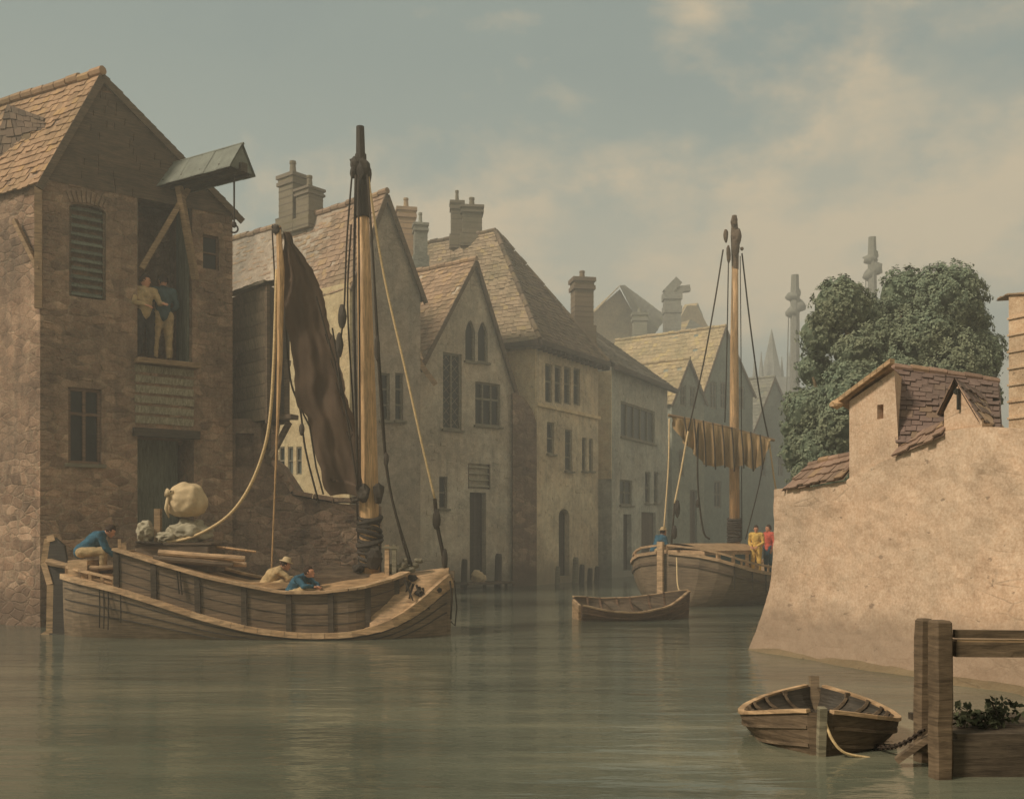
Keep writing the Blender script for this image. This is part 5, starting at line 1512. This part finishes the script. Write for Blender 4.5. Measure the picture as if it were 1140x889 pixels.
bm = NB(); tube(bm, [P(818.5, 300, SM), P(818, 262, SM), P(817.5, 240, SM)], [.11, .13, .08], 10)
for (px, y, rx, rz) in ((817.5, 247, .11, .2), (821, 263, .14, .26), (819, 275, .13, .3), (808, 262, .08, .22), (811, 283, .07, .3), (826, 277, .06, .06)): blob(bm, P(px, y, SM - .1), rx, rx, rz, 2, .4)
obj('masthead', bm, M['mwood'], ms)
bm = NB()
for i in range(9):
    c = P(817.5, 578 + i * 3, SM); tube(bm, [c + V((.2 * math.cos(t), .2 * math.sin(t), .03 * math.sin(t + i))) for t in [x * PI / 6 for x in range(13)]], .05, 5, caps=False)
obj('rope_lashing', bm, M['mastD'], ms)
bm = NB(); tube(bm, [P(744, 462, 32.1), P(800, 474, 32.5), P(862, 490, 33.0)], [.05, .07, .05], 8); sp = obj('spar', bm, M['beam'], rS_)
T_ = [(748, 464), (775, 468), (800, 474), (830, 481), (858, 489)]
Bt = [(748, 470), (756, 486), (764, 495), (772, 503), (782, 516), (795, 520), (806, 517), (815, 522), (830, 516), (838, 524), (846, 519), (853, 508), (858, 496)]
bm = NB(); rows = []
for i in range(61):
    px = 748 + 110 * i / 60; a = lerp_tab(T_, px); b = lerp_tab(Bt, px); row = []
    for j in range(17):
        v = j / 16; D = 32.1 + .9 * (i / 60) - .15 + .09 * math.sin(i * 1.15) * v ** .6 + .03 * math.sin(i * 2.7 + v * 4)
        row.append(bm.verts.new(P(px + 2 * math.sin(v * 3 + i) * v, a + (b - a) * v, D)))
    rows.append(row)
for i in range(60):
    for j in range(16): bm.faces.new((rows[i][j], rows[i + 1][j], rows[i + 1][j + 1], rows[i][j + 1]))
sl = obj('sail', bm, M['sail2'], rS_, smooth=True)
bm = NB()
for i in range(9):
    px = 762 + i * 10.5; a = lerp_tab(T_, px); b = lerp_tab(Bt, px); tube(bm, [P(px, a - 2, 31.7 + .008 * (px - 748)), P(px + 2, (a + b) / 2, 31.65 + .008 * (px - 748)), P(px + 3, b + 3, 31.8 + .008 * (px - 748))], .025, 5)
obj('reef_rope', bm, M['mastD'], sl)
rope('shroud', [(805, 278, 32.8), (795, 340, 32.4), (782, 410, 32.0), (766, 480, 31.6)], .026, par=rS_)
rope('shroud', [(766, 480, 31.6), (757, 530, 31.3), (751, 560, 31.1)], .03, 'ropeL', rS_, blocks=(((754, 566, 31.1), .09, .28), ((751, 592, 31.0), .08, .22)))
rope('shroud', [(751, 560, 31.1), (747, 612, 31.0)], .03, 'rope', rS_)
rope('topping_lift', [(811, 290, 32.8), (809, 400, 32.6), (807, 470, 32.4)], .02, par=rS_)
rope('shroud', [(826, 282, 33), (835, 360, 33.2), (846, 440, 33.5), (856, 490, 33.6)], .026, par=rS_)
rope('shroud', [(856, 490, 33.6), (863, 540, 33.8), (866, 552, 33.8)], .03, 'ropeL', rS_, blocks=(((868, 558, 33.8), .08, .22), ((871, 584, 33.9), .08, .2)))
rope('shroud', [(824, 285, 33), (825, 400, 33.2), (826, 600, 33.3)], .016, par=rS_)
rope('sheet', [(745, 466, 32.1), (744, 520, 31.6), (739, 590, 31.0)], .025, 'ropeL', rS_)
rope('sheet', [(777, 470, 32.2), (777, 540, 32.0), (783, 590, 32.0), (790, 600, 32.0)], .03, 'rope', rS_, blocks=(((777, 560, 32.0), .07, .14),))
rope('sheet', [(853, 495, 33.0), (845, 540, 32.6), (830, 600, 32.5)], .02, par=rS_)
for i in range(8):
    bm = NB(); q = st[3 + 2 * i]; c = V((q[0].x, q[0].y, q[2])) + sS * (q[1] + .03); tube(bm, [c, c + V((0, -.02, -.5 - .3 * random.random()))], .018, 5); obj('side_rope', bm, M['rope'], rS_)

# ---- mooring posts at the feet of the houses
mp = [(516, 622, 39.5, .13, 'dark mooring post left of the slatted fanlight door'), (554, 616, 41.0, .15, 'dark mooring post right of the slatted fanlight door'), (640, 620, 44.5, .14, 'pale mooring post right of the round topped door'),
      (647, 628, 44.8, .13, 'dark mooring post, left one of the three before the shaded strip'), (656, 632, 45.2, .13, 'dark mooring post, middle one of the three before the shaded strip'), (664, 630, 45.8, .13, 'dark mooring post, right one of the three before the shaded strip'), (620, 630, 43.0, .11, 'pale short mooring post left of the round topped door')]
for (px, top, D, w_, lab) in mp:
    q = P(px, HZ, D); bm = NB(); z = P(px, top, D).z
    tube(bm, [V((q.x, q.y, -.4)), V((q.x + .04, q.y, z - .1)), V((q.x + .05, q.y, z))], [w_, w_ * .9, w_ * .7], 8)
    tag(obj('mooring_post', bm, M['frame' if 'pale' in lab else 'mastD']), lab, 'post', 'mooring posts')
pl0 = P(512, HZ, 39.3); pl1 = P(566, HZ, 40.9)
rP = thing('landing_stage', 'low dark landing stage in front of the pointed gable house door', 'landing stage', V(((pl0.x + pl1.x) / 2, (pl0.y + pl1.y) / 2, 0)))
bm = NB(); d_ = V((pl1.x - pl0.x, pl1.y - pl0.y, 0))
for i in range(8): box(bm, V((pl0.x, pl0.y, .22)) + d_ * (i + .5) / 8, d_.length / 17, .5, .04, d_)
obj('platform', bm, M['mwood'], rP)
bm = NB()
for i in (0.05, .5, .95):
    for s_ in (-.4, .4): q = V((pl0.x, pl0.y, 0)) + d_ * i + V((0, s_, 0)); bar(bm, V((q.x, q.y, -.4)), V((q.x, q.y, .2)), .12, .12, up=V((0, 1, 0)))
obj('pile', bm, M['dwood'], rP)
for i, (px, r_, lab) in enumerate(((531, .26, 'larger pale sack lying on the landing stage'), (537, .17, 'smaller pale sack lying on the landing stage'))):
    q = P(px, HZ, 39.9 + .1 * i); bm = NB(); blob(bm, V((q.x, q.y, .26 + r_ * .8)), r_ * .9, r_ * .8, r_, 3, .4); tag(obj('pale_sack', bm, M['sack'], smooth=True), lab, 'sack', 'pale sacks on the landing stage')

# ================================================================== PEOPLE
def remeshed(segs, voxel, extra=None, smooth_it=3):
    bm = NB()
    for (a, b, ra, rb) in segs:
        a = V(a); b = V(b); L = (b - a).length
        n = max(2, int(L / .05)); 
        tube(bm, [a.lerp(b, i / n) for i in range(n + 1)], [ra + (rb - ra) * i / n for i in range(n + 1)], 12)
        blob(bm, a, ra, ra, ra, 2); blob(bm, b, rb, rb, rb, 2)
    if extra: extra(bm)
    me = bpy.data.meshes.new('r'); bm.to_mesh(me); bm.free()
    o = bpy.data.objects.new('r', me); COL.objects.link(o)
    md = o.modifiers.new('r', 'REMESH'); md.mode = 'VOXEL'; md.voxel_size = voxel
    m2 = o.modifiers.new('s', 'SMOOTH'); m2.iterations = smooth_it; m2.factor = .5
    dg_ = bpy.context.evaluated_depsgraph_get()
    m3 = bpy.data.meshes.new_from_object(o.evaluated_get(dg_))
    r = NB(); r.from_mesh(m3)
    bpy.data.objects.remove(o); bpy.data.meshes.remove(me); bpy.data.meshes.remove(m3)
    return r

def crease(bm):
    bm.normal_update()
    for v in bm.verts: v.co += v.normal * (noise.noise(v.co * V((9, 9, 17))) * .013 + noise.noise(v.co * V((22, 22, 40))) * .005)
    return bm
STAND = dict(pelvis=(0, 0, .95), waist=(0, 0, 1.08), chest=(0, .01, 1.3), neck=(0, 0, 1.46), head=(0, .02, 1.61),
             shL=(-.19, 0, 1.41), elL=(-.25, -.02, 1.13), wrL=(-.24, .10, .9), shR=(.19, 0, 1.41), elR=(.25, -.02, 1.13), wrR=(.24, .10, .9),
             hipL=(-.1, 0, .93), knL=(-.11, .03, .5), anL=(-.12, 0, .09), hipR=(.1, 0, .93), knR=(.11, .03, .5), anR=(.12, 0, .09), look=(0, 1, 0))
def person(label, loc, rz, scale, pose, coat, trousers, hair='hair', hat=None, group=None, sleeves=True, apron=None):
    J = dict(STAND); J.update(pose); J = {k_: V(v) for k_, v in J.items()}
    r = thing('person', label, 'person', V((0, 0, 0)), group)
    look = J['look'].normalized(); rt = look.cross(V((0, 0, 1))).normalized(); upv = rt.cross(look).normalized()
    hc = J['head']
    def hp(x, y, z): return hc + rt * x + look * y + upv * z
    def head(bm):
        vs_ = bmesh.ops.create_icosphere(bm, subdivisions=3, radius=1)['verts']
        for v in vs_: c = v.co.copy(); kx = .075 if c.z > -.2 else .075 - .02 * (-c.z - .2); v.co = hp(c.x * kx, c.y * .095, c.z * .118)
        for (x, y, z, rr) in ((0, .1, -.015, .017), (0, .112, -.03, .016), (-.077, 0, -.01, .02), (.077, 0, -.01, .02), (0, .07, -.085, .035), (-.03, .085, .03, .02), (.03, .085, .03, .02)):
            blob(bm, hp(x, y, z), rr, rr, rr, 2)
    segs = [(J['pelvis'], J['waist'], .13, .115), (J['waist'], J['chest'], .115, .14), (J['chest'], J['neck'], .13, .055), (J['neck'], J['head'], .052, .05),
            (J['shL'], J['shR'], .065, .065)]
    for s_ in 'LR':
        segs += [(J['sh' + s_], J['el' + s_], .052, .04), (J['el' + s_], J['wr' + s_], .038, .026), (J['hip' + s_], J['kn' + s_], .085, .055), (J['kn' + s_], J['an' + s_], .052, .036), (J['pelvis'], J['hip' + s_], .11, .085)]
        d = (J['an' + s_] - J['kn' + s_]).normalized(); f = V(J.get('toe' + s_, V((0, 1, 0)))); 
        segs += [(J['an' + s_] - V((0, 0, .03)), J['an' + s_] - V((0, 0, .05)) + f * .16, .036, .028)]
    bm = remeshed(segs, .016, head)
    for s_ in 'LR':       # hands: palm, four unequal bent fingers, thumb from the side
        w = J['wr' + s_]; d = (w - J['el' + s_]).normalized(); sx = d.cross(V((0, .3, 1))).normalized(); pn = sx.cross(d).normalized(); sg = 1 if s_ == 'L' else -1
        box(bm, w + d * .045, .05, .036, .013, d, pn)
        for i, ln in enumerate((.07, .08, .075, .058)):
            b0 = w + d * .085 + sx.cross(V((0, 0, 0))) + d.cross(pn) * (-.03 + .02 * i)
            m = b0 + d * ln * .55 - pn * .008; e = m + d * ln * .4 - pn * .028
            tube(bm, [b0, m, e], [.0095, .009, .007], 6)
        b0 = w + d * .03 + d.cross(pn) * (-.036); tube(bm, [b0, b0 + d * .03 - d.cross(pn) * .022, b0 + d * .058 - d.cross(pn) * .03 - pn * .012], [.011, .0105, .008], 6)
    def place(bm_): 
        R = Matrix.Translation(V(loc)) @ Matrix.Rotation(rz, 4, 'Z') @ Matrix.Scale(scale, 4)
        bmesh.ops.transform(bm_, matrix=R, verts=bm_.verts); return bm_
    r.location = V(loc)
    body = obj('body', place(bm), M['skin'], r, smooth=True)
    cs = [(J['pelvis'], J['waist'], .15, .14), (J['waist'], J['chest'], .14, .165), (J['chest'], J['neck'], .155, .075), (J['shL'], J['shR'], .082, .082)]
    if sleeves:
        for s_ in 'LR': cs += [(J['sh' + s_], J['el' + s_], .072, .056), (J['el' + s_], J['el' + s_].lerp(J['wr' + s_], .92), .055, .042)]
    obj('coat', place(crease(remeshed(cs, .018))), M[coat], r, smooth=True)
    ts = [(J['pelvis'], J['pelvis'] + (J['waist'] - J['pelvis']) * .4, .143, .135)]
    for s_ in 'LR': ts += [(J['pelvis'], J['hip' + s_], .13, .115), (J['hip' + s_], J['kn' + s_], .112, .085), (J['kn' + s_], J['kn' + s_].lerp(J['an' + s_], .9), .083, .062)]
    obj('trousers', place(crease(remeshed(ts, .018))), M[trousers], r, smooth=True)
    bm = NB()
    for s_ in 'LR':
        f = V(J.get('toe' + s_, V((0, 1, 0)))); a = J['an' + s_] - V((0, 0, .03)); tube(bm, [a - f * .05, a + f * .06, a - V((0, 0, .02)) + f * .19], [.052, .056, .04], 10); tube(bm, [a - V((0, 0, .0)), J['an' + s_] + V((0, 0, .06))], [.05, .045], 10)
    obj('shoe', place(bm), M['hair'], r, smooth=True)
    bm = NB(); vs_ = bmesh.ops.create_icosphere(bm, subdivisions=3, radius=1)['verts']
    for v in vs_:
        c = v.co.copy(); kk = 1.1 + .05 * noise.noise(c * 4)
        if c.y > .35 and c.z < .35: kk = .85
        if c.z < -.45: kk = .8
        v.co = hp(c.x * .077 * kk, c.y * .096 * kk - .008, c.z * .118 * kk + .008)
    obj('hair', place(bm), M[hair], r, smooth=True)
    bm = NB()
    for x in (-.03, .03): blob(bm, hp(x, .091, .005), .009, .006, .006, 1)
    obj('eye', place(bm), M['mastD'], r)
    bm = NB(); bar(bm, hp(-.02, .098, -.058), hp(.02, .098, -.058), .008, .008); obj('mouth', place(bm), M['red'], r)
    if hat:
        bm = NB(); c = hp(0, 0, .07)
        tube(bm, [c - upv * .012, c + upv * .0, c + upv * .02, c + upv * .07, c + upv * .1], [.15, .155, .092, .088, .06], 16)
        obj('hat', place(bm), M[hat], r, smooth=True)
    return r

# two men in the loft doorway
lz = wA[2]['r'][2] + .035
LS1 = pA.q(187, 400, -.35); LS2 = pA.q(163, 400, -.12)
person('man in slate blue jacket and pale trousers standing in the loft doorway', V((LS1.x, LS1.y, lz)), math.radians(30), 1.27,
       dict(look=(-.5, .85, -.1), elR=(.27, .02, 1.13), wrR=(.08, .20, 1.02), elL=(-.26, .02, 1.14), wrL=(-.14, .22, 1.04), knL=(-.14, .05, .5), anL=(-.16, 0, .09)), 'teal', 'tanc')
person('bareheaded man in tan shirt and dark trousers reaching across in the loft doorway', V((LS2.x, LS2.y, lz)), math.radians(10) + PI + math.radians(25), 1.2,
       dict(look=(-.9, .5, -.1), elL=(-.27, .1, 1.16), wrL=(-.28, .33, 1.12), elR=(.24, .1, 1.14), wrR=(.06, .30, 1.06)), 'tanc', 'dcloth')
# stern helmsman, bending forward, seated on the rail
zs = bz(115) + .05
person('man in blue coat bending forward at the barge stern beside the tiller', V((bx_(104), YC - .3, zs + .08)), math.radians(-72), 1.05,
       dict(pelvis=(0, -.12, .45), waist=(0, 0, .56), chest=(0, .17, .70), neck=(0, .30, .80), head=(0, .42, .86), look=(0, .8, -.5),
            shL=(-.19, .24, .78), shR=(.19, .24, .78), elL=(-.24, .34, .52), elR=(.24, .34, .52), wrL=(-.16, .5, .36), wrR=(.16, .5, .36),
            hipL=(-.1, -.1, .43), hipR=(.1, -.1, .43), knL=(-.15, .3, .46), knR=(.15, .3, .46), anL=(-.14, .28, .1), anR=(.14, .28, .1)), 'blue', 'tanc')
bm = NB(); box(bm, V((bx_(101), YC - .25, zs + .18)), .2, .42, .2); obj('stern_bench', bm, M['trim'], rB_)
# two men resting in the waist of the barge
def sit(zc): return dict(pelvis=(0, -.1, .12), waist=(0, -.02, .26), chest=(0, .12, .42), neck=(0, .25, .55), head=(0, .36, .63), shL=(-.19, .2, .5), shR=(.19, .2, .5), elL=(-.27, .4, .36), elR=(.27, .4, .36), wrL=(-.1, .52, .34), wrR=(.1, .52, .34),
            hipL=(-.1, -.1, .12), hipR=(.1, -.1, .12), knL=(-.16, .28, .26), knR=(.16, .28, .26), anL=(-.14, .5, .07), anR=(.14, .5, .07))
zq = bg_(340) - .10
person('man in blue shirt leaning on the barge rail amidships with his head turned away', V((bx_(335), YC - .72, zq - .12)), math.radians(-110), 1.0, dict(sit(0), look=(-.2, 1, .1)), 'blue', 'tanc')
zq = bg_(310) - .10
person('man in tan hat and shirt resting in the barge beside the blue shirted man', V((bx_(302), YC - .30, zq - .06)), math.radians(-70), 1.0, dict(sit(0), look=(.1, 1, -.3)), 'tanc', 'tanc', hat='sack')
# three people on the sloop
def decks(s_): return smooth_tab(sz, s_, .05)
q = S0 + dS * .75 - sS * .75
person('man in blue coat sitting at the stern of the sloop', V((q.x, q.y, decks(.05) - .28)), math.radians(-60), .98,
       dict(pelvis=(0, -.1, .5), waist=(0, -.02, .62), chest=(0, .1, .80), neck=(0, .18, .95), head=(0, .24, 1.07), shL=(-.19, .14, .9), shR=(.19, .14, .9), elL=(-.26, .2, .64), elR=(.26, .2, .64), wrL=(-.14, .42, .56), wrR=(.14, .42, .56),
            hipL=(-.1, -.08, .48), hipR=(.1, -.08, .48), knL=(-.15, .34, .5), knR=(.15, .34, .5), anL=(-.14, .32, .08), anR=(.14, .32, .08)), 'blue', 'tanc', hat='tanc')
bm = NB(); box(bm, q + V((0, 0, decks(.05) - .02)), .3, .3, .13, dS); obj('stern_bench', bm, M['trim'], rS_)
def ondeck(px, off):
    # point on the deck whose pixel column is px, offset to starboard by off
    best = None
    for i in range(300):
        s_ = i / 299; p = S0 + dS * LS * s_ + sS * off; e = abs(570 + F * p.x / p.y - px)
        if best is None or e < best[0]: best = (e, s_, p)
    return best[1], best[2]
s_, q = ondeck(842, 1.1); zd = decks(s_) - .03
person('man in yellow smock standing on the sloop deck left of the red shirted one', V((q.x, q.y, zd)), math.radians(150), .9, dict(look=(-.3, 1, -.2), wrL=(-.1, .25, 1.0), wrR=(.1, .25, 1.0)), 'yel', 'yel')
s_, q = ondeck(856, 1.1); zd = decks(s_) - .03
person('man in red shirt and blue trousers standing on the sloop deck beside the river wall', V((q.x, q.y, zd)), math.radians(120), .92, dict(look=(.3, 1, 0), wrR=(.12, .25, 1.0)), 'red', 'blue')

# ================================================================== WORLD, SUN, CAMERA
az = math.atan2(-0.85, -0.5)   # sun to the left and behind the camera
el = math.radians(42)
sd = V((-0.86, -0.51, 0)).normalized() * math.cos(el) + V((0, 0, math.sin(el)))
sun = bpy.data.lights.new('sun', 'SUN'); sun.energy = SUN_E; sun.angle = math.radians(9); sun.color = (1.0, 0.87, 0.70)
so = bpy.data.objects.new('sun', sun); COL.objects.link(so); so.rotation_euler = (-sd).to_track_quat('-Z', 'Y').to_euler(); so.location = (0, 0, 40)
w = bpy.data.worlds.new('World'); S.world = w; w.use_nodes = True
t = w.node_tree; t.nodes.clear()
def nn(typ, **kw):
    x = t.nodes.new(typ)
    for a, b in kw.items(): setattr(x, a, b)
    return x
out = nn('ShaderNodeOutputWorld'); bg = nn('ShaderNodeBackground'); t.links.new(bg.outputs[0], out.inputs[0])
sky = nn('ShaderNodeTexSky', sky_type='NISHITA', sun_disc=False); sky.sun_elevation = el; sky.sun_rotation = math.atan2(sd.x, sd.y); sky.air_density = 1.6; sky.dust_density = 4
tc = nn('ShaderNodeTexCoord'); sep = nn('ShaderNodeSeparateXYZ'); t.links.new(tc.outputs['Generated'], sep.inputs[0])
def ramp(f, st):
    r = nn('ShaderNodeValToRGB'); t.links.new(f, r.inputs[0]); e = r.color_ramp.elements
    while len(e) < len(st): e.new(.5)
    for i, (p, c) in enumerate(st): e[i].position = p; e[i].color = c if isinstance(c, tuple) else (c, c, c, 1)
    return r.outputs[0]
def mixc(f, a, b, mode='MIX'):
    x = nn('ShaderNodeMix', data_type='RGBA', blend_type=mode)
    for i, v in ((0, f), (6, a), (7, b)):
        if hasattr(v, 'links'): t.links.new(v, x.inputs[i])
        else: x.inputs[i].default_value = v
    return x.outputs[2]
def mth(op, a, b=0.0):
    x = nn('ShaderNodeMath', operation=op)
    for i, v in enumerate((a, b)):
        if hasattr(v, 'links'): t.links.new(v, x.inputs[i])
        else: x.inputs[i].default_value = v
    return x.outputs[0]
# hazy gradient from horizon to zenith
grad = ramp(sep.outputs[2], [(0.0, rgb(160, 152, 124)), (0.14, rgb(154, 150, 126)), (0.27, rgb(134, 139, 124)), (0.42, rgb(118, 127, 117)), (1.0, rgb(114, 124, 118))])
mp = nn('ShaderNodeMapping'); t.links.new(tc.outputs['Generated'], mp.inputs[0]); mp.inputs['Scale'].default_value = (1, 1, 1.7); mp.inputs['Location'].default_value = (3.1, 0.4, 0.2)
n1 = nn('ShaderNodeTexNoise'); t.links.new(mp.outputs[0], n1.inputs[0]); n1.inputs['Scale'].default_value = 2.6; n1.inputs['Detail'].default_value = 7; n1.inputs['Roughness'].default_value = .55; n1.inputs['Distortion'].default_value = .35
n2 = nn('ShaderNodeTexNoise'); t.links.new(mp.outputs[0], n2.inputs[0]); n2.inputs['Scale'].default_value = 6.5; n2.inputs['Detail'].default_value = 6; n2.inputs['Roughness'].default_value = .6
cl = mth('ADD', mth('MULTIPLY', n1.outputs[0], .75), mth('MULTIPLY', n2.outputs[0], .25))
# clouds gather towards the right of the view (world +x)
cl = mth('ADD', cl, mth('MULTIPLY', sep.outputs[0], .32))
mask = ramp(cl, [(.545, 0.0), (.63, 1.0)])
n3 = ramp(n2.outputs[0], [(.40, .35), (.58, 1.0)])
c1 = mixc(mth('MULTIPLY', mth('MULTIPLY', mask, n3), .72), grad, rgb(188, 166, 130))
thin = ramp(n1.outputs[0], [(.38, 1.0), (.52, 0.0)])
c2 = mixc(mth('MULTIPLY', thin, .4), c1, rgb(108, 118, 112))
skm = nn('ShaderNodeVectorMath', operation='SCALE'); t.links.new(sky.outputs[0], skm.inputs[0]); skm.inputs['Scale'].default_value = 0.08
c3 = mixc(.12, c2, skm.outputs[0])
t.links.new(c3, bg.inputs[0]); bg.inputs[1].default_value = 1.55
cam = bpy.data.cameras.new('camera'); co = bpy.data.objects.new('camera', cam); COL.objects.link(co)
co.location = (0, 0, H); co.rotation_euler = (PI / 2, 0, 0)
cam.sensor_width = 36; cam.lens = 36.0; cam.shift_y = (HZ - 444.5) / 1140.0; cam.clip_end = 2000; cam.clip_start = 0.1
S.camera = co
S.view_settings.view_transform = 'Standard'; S.view_settings.look = 'None'; S.view_settings.exposure = 0
S.render.film_transparent = False
try:
    S.cycles.use_denoising = True; S.cycles.max_bounces = 5; S.cycles.sample_clamp_indirect = 3
except Exception: pass

# river haze: one homogeneous body of mist over the whole reach
if HAZE > 0:
    bm = NB(); box(bm, V((0, 76, 9)), 120, 68, 13)
    hz = N('river_haze'); hz.t.nodes.remove(hz.b)
    vs_ = hz.n('ShaderNodeVolumeScatter'); vs_.inputs['Color'].default_value = (.96, .94, .85, 1); vs_.inputs['Density'].default_value = HAZE; vs_.inputs['Anisotropy'].default_value = 0.2
    hz.l(vs_.outputs[0], hz.out.inputs['Volume'])
    o = obj('haze', bm, hz.m); o['kind'] = 'structure'
